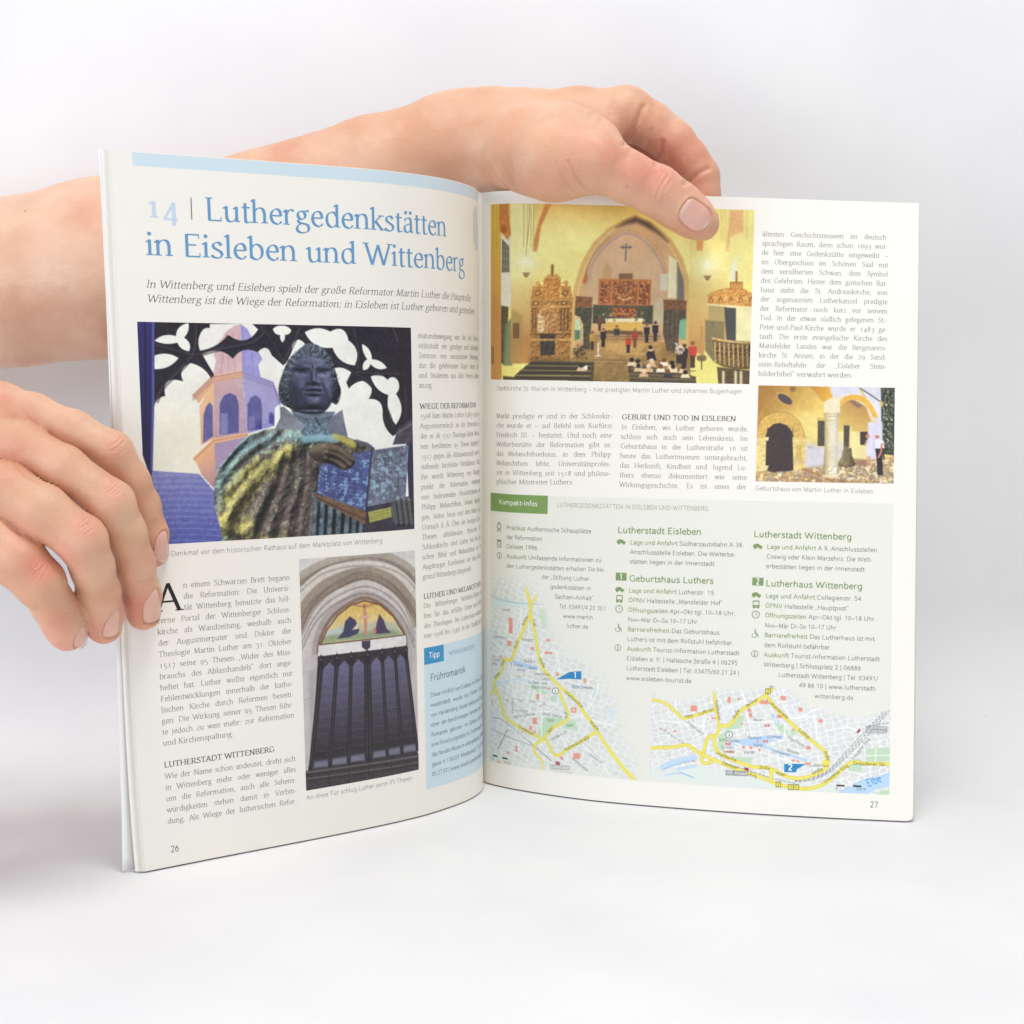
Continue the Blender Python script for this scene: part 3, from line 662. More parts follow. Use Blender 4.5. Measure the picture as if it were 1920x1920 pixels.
# tower
c.poly([(505, 395), (530, 300), (515, 262), (545, 180), (595, 105), (640, 72), (680, 62), (700, 370)], (214, 172, 172), .8, tex=(7, 7))
c.poly([(680, 62), (722, 90), (748, 145), (772, 205), (816, 285), (790, 325), (805, 405), (690, 372)], (140, 138, 206), .8, tex=(7, 7))
for x in (560, 600, 640): c.line([(x, 370), (x + 10, 260), (x + 30, 120)], 9, (178, 140, 160), 1.2, .6)
c.line([(700, 360), (700, 250), (690, 90)], 8, (112, 112, 186), 1, .6); c.line([(760, 390), (752, 280), (740, 180)], 8, (112, 112, 186), 1, .6)
c.poly([(428, 590), (515, 430), (520, 800), (438, 850)], (236, 184, 128), .8, grad=((222, 160, 128), (440, 600), (510, 800)))
c.poly([(515, 430), (690, 385), (722, 770), (515, 805)], (200, 160, 160), .8, grad=((178, 146, 170), (520, 500), (700, 700)), tex=(8, 6))
c.poly([(690, 385), (895, 600), (893, 722), (722, 772)], (150, 146, 200), .8, tex=(8, 6))
for p, col in (([(450, 835), (452, 650), (470, 590), (490, 566), (508, 590), (510, 790)], (70, 70, 138)), ([(550, 782), (550, 575), (575, 525), (615, 506), (652, 525), (668, 580), (668, 766)], (62, 62, 128)), ([(722, 752), (722, 580), (745, 535), (775, 522), (805, 548), (815, 610), (812, 742)], (66, 66, 134)), ([(858, 705), (858, 640), (876, 630), (892, 660), (890, 715)], (80, 80, 146))):
    c.poly(p, col, .9, tex=(8, 6))
c.poly([(555, 780), (556, 640), (600, 640), (600, 770)], (132, 132, 188), 1, .7); c.poly([(728, 745), (730, 660), (770, 655), (770, 738)], (112, 112, 176), 1, .7)
c.poly([(383, 522), (500, 398), (690, 362), (700, 405), (515, 440), (425, 575)], (232, 170, 112), .8); c.poly([(690, 362), (885, 432), (936, 570), (888, 606), (700, 412)], (152, 146, 198), .8)
for o_, w_ in ((0, 7), (16, 5), (30, 5)): c.line([(388, 525 + o_), (505, 405 + o_), (690, 372 + o_)], w_, (146, 104, 128), .8, .7, sm=False); c.line([(690, 372 + o_), (885, 442 + o_), (930, 565 + o_)], w_, (104, 100, 164), .8, .7, sm=False)
c.poly([(388, 932), (512, 805), (722, 765), (722, 790), (520, 838), (412, 968)], (238, 172, 104), .8); c.line([(395, 945), (515, 820), (722, 780)], 6, (168, 112, 110), .8, .8, sm=False)
c.poly([(412, 966), (520, 838), (530, 1150), (440, 1040)], (228, 164, 118), .9, grad=((180, 130, 140), (430, 960), (520, 1100))); c.poly([(518, 838), (722, 790), (640, 905), (560, 985), (525, 1050), (530, 1160)], (156, 130, 168), .9, tex=(7, 6))
c.poly([(385, 60), (830, 60), (940, 560), (720, 790), (560, 1150), (430, 1040), (385, 930), (440, 800), (385, 520)], (236, 222, 222), 8, .20)
# canopy tracery: one dark sheet with a scalloped lower edge and leaf-shaped openings
DK = (43, 39, 47)
def scal(p):
    """outline from cusps (x, y, bulge of the side that follows)"""
    out = []
    for (x0, y0, b0), (x1, y1, _) in zip(p, p[1:] + p[:1]):
        t = np.linspace(0, 1, 7 if b0 else 2, endpoint=False); dx, dy = x1 - x0, y1 - y0; h = -4 * b0 * t * (1 - t)
        out.append(np.stack([x0 + dx * t + dy * h, y0 + dy * t - dx * h], 1))
    return np.concatenate(out)
def cover_of(p): return np.clip(.5 - c._dist(c.m(p), (slice(0, c.h), slice(0, c.w)), True) / 1.3, 0, 1)
A = cover_of(scal([(158, 40, 0), (1885, 50, 0), (1885, 720, 0), (1735, 772, 0), (1702, 788, -.12), (1624, 652, .30), (1524, 545, .34), (1482, 428, .10), (1385, 478, 0), (1368, 438, 0), (1402, 372, .12), (1286, 345, 0), (1210, 290, 0), (1050, 232, 0), (1008, 226, -.06), (950, 328, 0), (876, 262, .42), (786, 242, .22), (632, 284, .2), (444, 256, 0), (516, 386, 0), (498, 412, .12), (374, 312, .25), (330, 430, .42), (224, 526, .2), (160, 604, 0)]))
for hole in ([(160, 168, -.16), (287, 138, -.2), (362, 54, -.12), (336, 148, -.2), (366, 236, -.16), (296, 180, -.1)], [(160, 264, -.14), (303, 280, -.14), (160, 352, 0)], [(492, 60, 0), (490, 86, .18), (440, 110, .12), (432, 232, .10), (602, 130, .28), (790, 96, 0), (752, 58, 0)], [(884, 92, -.12), (942, 72, -.14), (1002, 100, -.22), (962, 130, -.12), (945, 180, -.12), (930, 132, -.2)], [(1008, 226, -.2), (1048, 160, -.1), (1092, 190, -.1), (1040, 238, 0)],
             [(1090, 114, -.14), (1260, 110, -.34), (1384, 166, -.22), (1426, 328, -.16), (1274, 214, -.18)], [(1478, 190, -.16), (1548, 288, -.12), (1658, 344, -.16), (1536, 320, -.2), (1484, 358, -.2), (1514, 288, -.1)], [(1538, 400, -.16), (1662, 420, -.25), (1744, 428, -.2), (1728, 512, -.22), (1726, 714, -.14), (1668, 520, -.14)]):
    A = A * (1 - cover_of(scal(hole)))
c._put((slice(0, c.h), slice(0, c.w)), A, DK, None, (7, 5))
for p in ([(170, 560), (215, 460), (300, 370), (376, 275), (404, 200), (410, 70)], [(170, 196), (300, 236), (400, 258), (520, 228), (640, 205), (760, 175), (836, 110)], [(385, 270), (505, 388)], [(812, 80), (900, 200), (948, 300)], [(1060, 90), (1005, 200), (955, 300)], [(1040, 110), (1150, 200), (1290, 300), (1440, 385), (1560, 480), (1660, 610), (1712, 740)], [(1420, 90), (1455, 230), (1448, 350)], [(1440, 372), (1560, 380), (1760, 385)]): c.line(p, 11, (92, 84, 90), 1.6, .55); c.line([(x + 9, y + 9) for x, y in p], 8, (24, 22, 28), 1.6, .6)
c.line([(1700, 80), (1745, 170)], 5, (140, 112, 112), .8, .7); c.line([(1800, 480), (1812, 660)], 5, (110, 100, 120), .8, .6)
c.poly([(1800, 690), (1890, 680), (1890, 1420), (1840, 1420)], (54, 48, 74), 1); c.poly([(1700, 845), (1742, 742), (1862, 672), (1868, 835)], (74, 70, 82), 1, tex=(12, 6)); c.line([(1735, 770), (1860, 705)], 8, (132, 130, 142), 1, .7)
c.poly([(50, 40), (160, 42), (160, 560), (152, 1010), (142, 1070), (90, 900)], (54, 50, 104), .8, grad=((40, 38, 78), (100, 60), (110, 1000))); c.line([(152, 50), (152, 560), (146, 1010)], 12, (104, 104, 184), 1, .8, sm=False); c.line([(105, 50), (112, 900)], 10, (34, 32, 62), 1, .8)
# robe
BZ = (88, 82, 84)
ROBE = [(515, 1105), (538, 1000), (612, 905), (715, 790), (848, 742), (960, 735), (1090, 752), (1300, 772), (1425, 812), (1515, 830), (1565, 868), (1560, 1480), (560, 1500), (556, 1400), (518, 1260)]
folds = [([(1060, 770), (980, 890), (850, 1000), (720, 1130), (640, 1260), (570, 1375)], 46, 62), ([(1000, 770), (880, 870), (740, 990), (610, 1150)], 30, 40), ([(900, 770), (780, 850), (660, 960), (570, 1080)], 30, 42), ([(800, 760), (700, 830), (600, 930), (540, 1040)], 28, 36), ([(720, 790), (640, 880), (560, 990)], 20, 22), ([(560, 1380), (640, 1420), (730, 1400), (800, 1240), (860, 1100)], 34, 46),
         ([(940, 900), (890, 1080), (800, 1290), (745, 1480)], 28, 24), ([(1000, 890), (960, 1110), (885, 1310), (850, 1480)], 30, 26), ([(1065, 860), (1050, 1100), (995, 1300), (960, 1480)], 30, 30), ([(1120, 900), (1110, 1150), (1080, 1320), (1060, 1480)], 26, 18), ([(545, 1110), (566, 1200), (552, 1300)], 22, 26), ([(620, 1130), (640, 1220), (600, 1330)], 22, 22), ([(590, 1410), (600, 1500)], 40, 40), ([(1090, 812), (1180, 800), (1300, 806), (1420, 850)], 30, 44), ([(1440, 830), (1530, 860), (1560, 960)], 34, 30),
         ([(1150, 1000), (1150, 1200), (1130, 1460)], 30, 34), ([(860, 1420), (980, 1400), (1100, 1380)], 30, 12)]
H = .62 * c.ridges(folds) + .8 * c.noise(5.0) + 8 * c.noise(22.0)
nz = c.noise(9.3)[..., None]; nf = c.noise(3.1)[..., None]
tq = np.clip(c.bumps([(600, 960, 90, 130, .9), (700, 850, 120, 70, .95), (860, 800, 110, 60, .75), (1030, 800, 80, 70, .9), (1180, 806, 100, 34, 1.1), (590, 1450, 60, 70, 1.0), (545, 1150, 40, 120, .8), (640, 1080, 60, 60, .5)])[..., None] + .42 * nz + .08 * nf, 0, 1)
ye = np.clip(c.ridges([([(990, 880), (850, 1010), (730, 1130), (650, 1260), (575, 1375)], 55, 1.0), ([(570, 1385), (650, 1415), (720, 1380)], 50, 1.0), ([(780, 960), (640, 1100), (590, 1200)], 40, .7), ([(1300, 790), (1420, 850)], 28, .9), ([(760, 1470), (980, 1450)], 40, .5)])[..., None] + .34 * nz + .09 * nf - .08, 0, 1)
alb = np.array([112., 98., 92.]) * (1 + .06 * nf); alb = alb * (1 - tq) + np.array([150., 184., 184.]) * tq; alb = alb * (1 - ye) + np.array([208., 200., 116.]) * ye
c.relief(ROBE, H, alb, (-.55, -.50, .68), amb=.26, dif=.84, spec=18, soft=1.2)
for p, w, a_ in (([(975, 930), (915, 1100), (835, 1300), (785, 1470)], 12, .55), ([(1035, 900), (1008, 1110), (940, 1310), (905, 1470)], 13, .55), ([(1092, 880), (1082, 1110), (1040, 1310), (1008, 1470)], 12, .5), ([(860, 960), (740, 1110), (680, 1220)], 12, .4), ([(1135, 960), (1128, 1150), (1105, 1450)], 16, .45)): c.line(p, w, (40, 36, 40), 4, a_)
c.poly([(1150, 1180), (1560, 1300), (1560, 1470), (1130, 1470)], (62, 70, 84), 2, tex=(14, 7))
c.relief([(1150, 1185), (1510, 1310), (1560, 1300), (1560, 1470), (1130, 1470)], c.ridges([([(x, 1240), (x - 14, 1480)], 20, 30) for x in (1170, 1220, 1275, 1335, 1390, 1440, 1490)]) + 2 * c.noise(5.0), np.array([104., 122., 132.]) * (1 + .25 * c.noise(9.3)[..., None]), (-.6, -.3, .7), amb=.2, dif=.75)
for x, col in () and ((1215, (132, 158, 156)), (1290, (110, 122, 130)), (1385, (122, 156, 176)), (1440, (150, 166, 150)), (1250, (40, 44, 54)), (1340, (44, 48, 60))): c.line([(x, 1290), (x - 10, 1470)], 22, col, 2, .75)
# shirt, collar
c.poly([(1000, 620), (1280, 630), (1270, 780), (1090, 790)], (92, 106, 122), 1.2, tex=(14, 6)); c.speck([(1060, 700), (1280, 700), (1300, 800), (1090, 800)], [(140, 178, 188)], 4.1, .2, .7)
c.poly([(928, 600), (952, 596), (1010, 645), (1092, 722), (1070, 752), (960, 742), (895, 742), (930, 668)], (112, 114, 122), .9, grad=((142, 146, 156), (940, 610), (1040, 740)), tex=(8, 6)); c.poly([(1340, 614), (1356, 700), (1378, 795), (1242, 762), (1262, 668)], (128, 130, 142), .9, grad=((104, 108, 124), (1340, 640), (1260, 760)), tex=(8, 6))
c.line([(1040, 640), (1160, 668), (1280, 638)], 20, (118, 124, 138), 1.2, .9); c.line([(1160, 670), (1190, 720)], 12, (50, 52, 62), 1, .8)
c.line([(1090, 812), (1180, 800), (1300, 808)], 44, (146, 186, 200), 3, .8); c.line([(1290, 790), (1370, 816), (1420, 850)], 36, (184, 178, 92), 3, .75); c.line([(1440, 820), (1540, 860)], 20, (92, 96, 112), 2, .8)
# head
HAIR = [(935, 570), (918, 480), (945, 380), (985, 290), (1055, 222), (1110, 186), (1182, 200), (1245, 252), (1285, 335), (1312, 430), (1332, 500), (1305, 582), (1262, 570), (1200, 640), (1040, 630), (990, 605)]
FACE = [(985, 480), (1000, 390), (1030, 310), (1100, 272), (1200, 290), (1250, 350), (1275, 450), (1270, 560), (1225, 622), (1140, 645), (1050, 628), (1000, 560)]
cx_, cy_ = c.crop()
dome = 150 * np.sqrt(np.clip(1 - ((cx_ - 1128) / 205) ** 2 - ((cy_ - 420) / 250) ** 2, 0, 1))
curl = np.abs(c.noise(9.7)) * 34 + np.abs(c.noise(4.9)) * 14
c.relief(HAIR, dome - .45 * curl, np.array([92., 102., 116.]) * (1 + .10 * c.noise(6.3)[..., None]), (-.3, -.7, .6), sm=True, amb=.30, dif=.80, spec=26)
Hf = .8 * dome + .7 * c.noise(7.4) + c.bumps([(1064, 342, 46, 15, 15), (1212, 342, 44, 15, 15), (1140, 300, 90, 30, 8), (1070, 374, 40, 17, -20), (1209, 376, 38, 17, -20), (1072, 376, 23, 10, 11), (1207, 378, 22, 10, 11), (1150, 392, 15, 46, 28), (1152, 430, 24, 17, 24), (1121, 440, 13, 11, 13), (1184, 442, 13, 11, 13), (1094, 468, 9, 36, -10, .35), (1208, 470, 9, 36, -10, -.35), (1148, 476, 40, 9, 9), (1148, 495, 52, 5, -17),
     (1150, 510, 36, 8, 12), (1150, 532, 34, 9, -11), (1150, 570, 48, 28, 24), (1140, 614, 90, 9, -14), (1050, 470, 46, 50, 18), (1240, 482, 40, 55, 18), (1140, 346, 5, 20, -10)])
c.relief(FACE, Hf, np.array([88., 92., 120.]) * (1 + .10 * c.noise(6.3)[..., None]), (.26, -.50, .80), sm=True, amb=.26, dif=.72, spec=34, soft=1.6)
for p, w_, col_, a_ in (([(1026, 352), (1066, 334), (1112, 350)], 12, (30, 30, 42), .55), ([(1168, 350), (1212, 334), (1246, 352)], 12, (30, 30, 42), .55), ([(1050, 384), (1074, 388), (1096, 384)], 6, (136, 140, 164), .55), ([(1186, 386), (1208, 390), (1230, 386)], 6, (136, 140, 164), .55), ([(1060, 300), (1130, 286), (1200, 300)], 22, (122, 126, 152), .35), ([(1148, 360), (1150, 424)], 9, (150, 154, 178), .5), ([(1244, 440), (1256, 520)], 20, (128, 132, 156), .4), ([(1120, 574), (1170, 570)], 18, (124, 128, 150), .4)): c.line(p, w_, col_, 3.5, a_)
for k_ in range(26):
    t_ = -2.95 + k_ * .115; rx_, ry_ = 158 + 12 * math.sin(k_ * 2.1), 204 + 8 * math.cos(k_ * 1.7); x_, y_ = 1128 + rx_ * math.cos(t_), 430 + ry_ * math.sin(t_)
    c.line([(x_ + 20 * math.cos(t_), y_ + 16 * math.sin(t_)), (x_ + 8 * math.sin(k_ * 3), y_), (x_ - 26 * math.cos(t_), y_ - 20 * math.sin(t_))], 9, (122, 138, 150) if k_ % 2 else (40, 44, 54), 2.0, .6)
for p in ([(1052, 374), (1074, 368), (1098, 380)], [(1182, 378), (1206, 371), (1230, 384)], [(1100, 496), (1148, 487), (1196, 499)]): c.line(p, 7, (28, 28, 38), 1.2, .8)
# book and hands
c.poly([(1480, 1230), (1890, 1180), (1890, 1430), (1480, 1450)], (56, 52, 62), 1.2, tex=(10, 6))
c.poly([(1188, 985), (1300, 930), (1545, 880), (1502, 1285), (1168, 1165)], (84, 92, 142), .9, tex=(12, 6)); c.poly([(1545, 880), (1828, 846), (1802, 1205), (1508, 1255)], (116, 122, 140), .9, tex=(12, 6))
c.speck([(1190, 1000), (1540, 890), (1500, 1280), (1170, 1160)], [(146, 186, 216), (66, 72, 120)], 9.2, .10, .7, 1.5); c.speck([(1550, 890), (1825, 850), (1800, 1200), (1512, 1250)], [(160, 198, 218), (86, 88, 104)], 9.4, .10, .65, 1.5)
for r in range(6):
    for k in range(5):
        x = 1225 + k * 50 + c.rng.uniform(-8, 8); y = 1030 + r * 26 + (k * 6); c.line([(x, y), (x + c.rng.uniform(14, 34), y + 5)], 7, (52, 54, 92), .8, .6)
        x = 1580 + k * 46 + c.rng.uniform(-6, 6); y = 890 + r * 50 - k * 6; c.line([(x, y), (x + c.rng.uniform(14, 32), y - 3), (x + 20, y + 12)], 7, (64, 66, 84), .8, .65)
c.line([(1545, 880), (1525, 1080), (1503, 1280)], 14, (48, 46, 62), 1.5, .8)
c.poly([(1160, 1168), (1505, 1290), (1500, 1375), (1160, 1205)], (116, 86, 66), 1, tex=(14, 5)); c.line([(1165, 1195), (1500, 1345)], 9, (66, 50, 46), 1, .8); c.poly([(1518, 1290), (1695, 1256), (1692, 1322), (1530, 1362)], (172, 172, 92), 1, tex=(16, 4))
for y in (1300, 1318, 1336): c.line([(1525, y + 8), (1690, y - 26)], 5, (110, 112, 60), .8, .7)
c.poly([(1118, 885), (1180, 838), (1290, 846), (1385, 898), (1426, 942), (1412, 985), (1352, 1012), (1262, 972), (1180, 962), (1140, 930)], (74, 68, 64), 1, tex=(12, 6), sm=True)
Hh = c.ridges([([(1230, 862), (1330, 895), (1412, 948)], 18, 22), ([(1235, 900), (1325, 930), (1392, 982)], 17, 22), ([(1235, 938), (1305, 968), (1352, 1002)], 16, 20), ([(1130, 900), (1230, 900)], 50, 30)]) + c.noise(5.0)
c.relief([(1118, 885), (1180, 838), (1290, 846), (1385, 898), (1426, 942), (1412, 985), (1352, 1012), (1262, 972), (1180, 962), (1140, 930)], Hh, np.array([122., 108., 88.]) * (1 + .1 * c.noise(6.3)[..., None]), (-.3, -.7, .6), sm=True, amb=.25, dif=.8, spec=20)
for p in () and ([(1250, 872), (1340, 905), (1415, 952)], [(1245, 905), (1330, 940), (1395, 985)], [(1240, 940), (1310, 975), (1355, 1005)]): c.line(p, 13, (138, 122, 92), 1.6, .75); c.line([(x, y + 14) for x, y in p], 7, (40, 36, 38), 1, .8)
c.poly([(1690, 1250), (1735, 1210), (1765, 1200), (1830, 1196), (1872, 1290), (1862, 1372), (1740, 1386), (1700, 1330)], (84, 82, 86), 1, tex=(14, 5), sm=True)
c.relief([(1690, 1250), (1735, 1210), (1765, 1200), (1830, 1196), (1872, 1290), (1862, 1372), (1740, 1386), (1700, 1330)], c.ridges([([(x, 1215), (x + 14, 1300), (x + 24, 1370)], 17, 24) for x in (1715, 1755, 1797, 1838)]) + c.noise(5.0), np.array([112., 112., 116.]) * np.ones(c.I.shape), (-.4, -.6, .65), sm=True, amb=.25, dif=.8, spec=16)
for x in () and (1725, 1768, 1812): c.line([(x, 1225), (x + 12, 1300), (x + 22, 1360)], 13, (132, 136, 140), 1.6, .7); c.line([(x + 22, 1220), (x + 34, 1300), (x + 40, 1360)], 7, (38, 38, 44), 1, .8)
c.photo(.02); c.blur(.6); c.grain(2.6)
c.to_page("printed_photo", LP, 8.0, 137.4, 67.4, 158.8, lp, photo_ink, .035, "printed photo of a bronze statue holding an open book before a pierced canopy")

# -- church door
Q = [(41, 190), (876, 126), (903, 1706), (92, 1859)]
c = Paint(300, 516, Q, (206, 199, 190), 2)
c.poly([(0, 100), (900, 100), (900, 420), (0, 420)], (214, 210, 206), 1, tex=(9, 14))
def arc(pts, w, col, a=1, sf=2): c.line(pts, w, col, sf, a, tex=(7, 6))
arc([(30, 330), (180, 236), (330, 178), (480, 152), (640, 166), (780, 226), (890, 312)], 60, (176, 166, 152)); arc([(30, 372), (180, 276), (330, 220), (480, 192), (640, 206), (790, 270), (890, 360)], 34, (140, 126, 112), .8)
arc([(20, 480), (120, 360), (260, 268), (480, 222), (660, 252), (800, 340), (900, 440)], 62, (216, 208, 198)); arc([(30, 600), (110, 470), (240, 350), (480, 272), (670, 320), (800, 430), (890, 560)], 60, (160, 146, 130)); arc([(40, 700), (110, 540), (240, 410), (480, 318), (670, 376), (810, 500), (890, 650)], 46, (136, 118, 104), .85)
arc([(80, 1800), (90, 1200), (110, 760), (190, 570), (310, 452), (480, 372), (640, 430), (760, 540), (850, 700), (880, 1100), (900, 1650)], 66, (206, 198, 192)); arc([(130, 1500), (140, 1000), (160, 760), (220, 610), (330, 500), (480, 432), (630, 492), (740, 600), (815, 730), (835, 1000)], 44, (176, 166, 162)); arc([(165, 900), (180, 770), (240, 630), (345, 525), (485, 462), (615, 512), (715, 610), (790, 725), (812, 830)], 22, (122, 96, 76), .85)
c.poly([(60, 900), (170, 860), (150, 1250), (92, 1760), (70, 1760)], (196, 190, 190), 3, .8); c.poly([(100, 1000), (165, 960), (130, 1500)], (150, 144, 146), 5, .5); c.poly([(806, 760), (880, 700), (898, 1600), (850, 1250)], (190, 184, 184), 3, .7)
for y in (620, 800, 1000, 1200): c.line([(55, y), (130, y - 20)], 4, (140, 132, 126), 1, .5)
for y0, k_ in ((196, .55), (236, .5), (284, .6), (330, .6), (386, .6), (436, .6)):
    arc([(40, y0 + 190), (180, y0 + 66), (330, y0 + 14), (485, y0 - 4), (650, y0 + 14), (790, y0 + 76), (890, y0 + 170)] if y0 < 250 else [(60, y0 + 400), (140, y0 + 220), (270, y0 + 80), (483, y0 - 6), (665, y0 + 60), (790, y0 + 190), (868, y0 + 380)], 7, (96, 84, 76), k_, 2.5)
T = [(186, 792), (228, 690), (300, 586), (390, 512), (490, 480), (602, 510), (700, 592), (762, 682), (792, 726)]
c.poly(T, (218, 182, 92), 1, grad=((234, 212, 160), (490, 500), (490, 690)), tex=(8, 5))
c.poly([(205, 745), (300, 668), (400, 640), (480, 640), (600, 620), (740, 640), (775, 715), (480, 760)], (172, 178, 164), 5, .75); c.poly([(190, 790), (210, 740), (350, 708), (500, 700), (700, 690), (780, 722)], (134, 152, 116), 5, .85, tex=(10, 4)); c.poly([(225, 700), (330, 670), (330, 712), (215, 728)], (190, 206, 210), 2, .8)
c.poly([(300, 752), (340, 700), (352, 630), (385, 592), (425, 620), (452, 690), (440, 715), (380, 742)], (66, 64, 92), 1.2); c.poly([(560, 718), (576, 640), (596, 574), (628, 620), (650, 680), (686, 708)], (78, 62, 88), 1.2); c.poly([(548, 705), (560, 668), (575, 690), (572, 718)], (206, 120, 112), 1); c.poly([(400, 690), (440, 640), (446, 680)], (226, 196, 170), 1.2)
c.line([(486, 520), (494, 610), (496, 712)], 24, (196, 140, 112), 1.5); c.line([(418, 512), (488, 522), (562, 502)], 13, (190, 138, 100), 1.2); c.dot(487, 518, 14, (170, 110, 84)); c.line([(470, 600), (515, 596)], 20, (214, 170, 150), 1.5)
c.line(T + [(186, 796)], 10, (110, 64, 44), 1, .9, sm=False)
c.poly([(172, 802), (800, 728), (802, 802), (168, 878)], (226, 223, 220), 1, tex=(5, 4)); c.poly([(468, 770), (530, 762), (530, 812), (502, 836), (470, 812)], (66, 56, 76), 1)
c.poly([(168, 880), (802, 802), (835, 1100), (910, 1720), (80, 1875), (135, 1500)], (50, 45, 50), 1, tex=(8, 5))
tx = [(205, 285), (308, 385), (405, 485), (535, 612), (622, 706), (718, 792)]; bx = [(142, 240), (262, 368), (390, 492), (552, 648), (664, 756), (778, 882)]
for (a0, a1), (b0, b1) in zip(tx, bx):
    yt = 946 - (a0 - 205) * .115; yb = 1692 - (b0 - 142) * .178
    c.poly([(a0, yt + 26), ((a0 + a1) / 2, yt - 26), (a1, yt + 16), (b1, yb - 12), (b0, yb)], (104, 97, 128), 1, grad=((48, 43, 48), ((a0 + a1) / 2, yt), ((b0 + b1) / 2, yb - 150)), tex=(6, 3))
    c.poly([(b0 + 3, yb - 46), (b1 - 3, yb - 62), (b1, yb - 12), (b0, yb)], (140, 140, 162), 3, .75)
    for k in range(22):
        f = (k + 1) / 24; x0 = a0 + (b0 - a0) * f; x1 = a1 + (b1 - a1) * f; y = yt + (yb - yt) * f; c.line([(x0, y + 3), (x1, y - 5)], 3, (134, 132, 168) if k % 2 else (50, 47, 70), .6, .30)
for (a0, a1), (b0, b1) in zip(tx, bx):           # raised lines of lettering, too small to read
    for k in range(40):
        f = k / 41; x0 = a0 + (b0 - a0) * f; x1 = a1 + (b1 - a1) * f; yt = 955 - (a0 - 205) * .115; y = yt + (1600 - (b0 - 142) * .178 - yt) * f; x = x0 + 8
        while x < x1 - 10:
            w_ = c.rng.uniform(4, 13); c.line([(x, y - (x - x0) * .06), (x + w_, y - (x + w_ - x0) * .06)], 3.2, (150, 148, 176), .7, .34 * (1 - f * .5), sm=False); x += w_ + c.rng.uniform(3, 7)
for i in range(7):
    a0 = [188, 296, 395, 510, 617, 714, 800][i]; b0 = [120, 252, 380, 522, 656, 768, 892][i]; yt = 930 - (a0 - 205) * .115; yb = 1690 - (b0 - 142) * .178
    c.line([(a0, yt - 20), (b0, yb)], 24 if i != 3 else 40, (36, 32, 38), 1, sm=False)
    for k in range(46):
        f = k / 46; 
        for dx in ((0,) if i != 3 else (-10, 10)): c.dot(a0 + dx + (b0 - a0) * f, yt + (yb - yt) * f, 3.0, (150, 146, 156), .7, .75)
    c.poly([(a0 - 16, yt - 40), (a0, yt - 66), (a0 + 16, yt - 44), (a0 + 14, yt + 34), (a0 - 14, yt + 36)], (40, 34, 42), 1.2); c.dot(a0, yt - 30, 7, (110, 104, 116), 1, .8)
c.poly([(88, 1712), (906, 1590), (910, 1720), (84, 1875)], (64, 57, 60), 1, tex=(8, 4))
for dy, col in ((12, (120, 112, 116)), (34, (40, 36, 40)), (60, (104, 98, 104)), (76, (42, 38, 42))): c.line([(92, 1712 + dy), (500, 1652 + dy), (905, 1592 + dy)], 8, col, 1, .8)
for x in (240, 380, 520, 690, 800): c.line([(x, 1760 - (x - 90) * .15), (x + 2, 1835 - (x - 90) * .17)], 7, (44, 40, 44), 1, .8)
c.photo(.03); c.blur(.5); c.grain(2.4)
c.to_page("printed_photo", LP, 76.4, 137.5, 168.8, 274.0, lp, photo_ink, .035, "printed photo of a dark panelled church door below a painted pointed arch")

# -- church interior
Q = [(74, 85), (1865, 124), (1829, 1307), (75, 1274)]
c = Paint(640, 412, Q, (240, 228, 132), 3)
c.poly([(60, 60), (1880, 80), (1880, 420), (60, 400)], (230, 190, 96), 2, grad=((248, 240, 152), (900, 90), (900, 330)), tex=(2, 16))
c.glow(520, 420, 260, (252, 244, 160), .7); c.glow(1500, 470, 220, (250, 242, 160), .6)
c.poly([(60, 60), (178, 70), (176, 1290), (60, 1290)], (222, 186, 70), 1, grad=((200, 146, 78), (110, 100), (110, 900))); c.poly([(170, 280), (250, 260), (262, 790), (170, 780)], (228, 224, 204), 1); c.poly([(178, 322), (232, 372), (236, 546), (176, 546)], (104, 102, 84), 1)
for y in (400, 450, 500): c.line([(180, y), (234, y + 8)], 4, (180, 176, 140), .7, .8)
for x in (195, 214): c.line([(x, 360), (x, 540)], 4, (176, 172, 140), .7, .8)
c.poly([(172, 770), (230, 780), (225, 900), (205, 1180), (172, 1160)], (92, 84, 60), 1.2, tex=(10, 6)); c.poly([(205, 900), (255, 850), (260, 1180), (190, 1180)], (120, 130, 92), 2, .9)
c.poly([(240, 80), (400, 84), (392, 700), (386, 1165), (250, 1165)], (242, 236, 160), 1.5, grad=((194, 138, 74), (320, 560), (320, 1000))); c.poly([(255, 800), (330, 840), (320, 1165), (250, 1165)], (170, 140, 78), 4, .7)
for x, w in ((100, 3), (130, 3), (330, 4), (352, 3), (378, 3), (395, 4)): c.line([(x, 88), (x + 3, 300), (x, 380)], w, (158, 116, 40), .7, .65)
c.line([(366, 90), (368, 190), (352, 380), (348, 440)], 3, (130, 84, 40), .7, .9); c.line([(1556, 250), (1556, 400)], 3, (150, 96, 50), .7, .9)
c.poly([(152, 78), (224, 78), (232, 190), (245, 290), (222, 332), (180, 284), (166, 240), (152, 240)], (206, 132, 62), 2, tex=(8, 6)); c.dot(186, 255, 28, (176, 92, 34), 2, .8)
c.poly([(476, 78), (520, 80), (446, 240), (428, 370), (420, 410), (394, 410), (400, 330), (430, 210)], (212, 138, 66), 2, tex=(8, 5))
AR = [(655, 1150), (668, 780), (684, 640), (728, 490), (800, 362), (900, 262), (1000, 204), (1070, 176), (1190, 232), (1300, 332), (1378, 460), (1420, 600), (1428, 760), (1424, 1140)]
c.poly(AR, (214, 172, 120), 1, tex=(4, 10)); c.line(AR, 26, (222, 178, 104), 1.5, .9, sm=False); c.line([(x + (1045 - x) * .05, y + 16) for x, y in AR], 12, (232, 204, 130), 1.2, .8, sm=False)
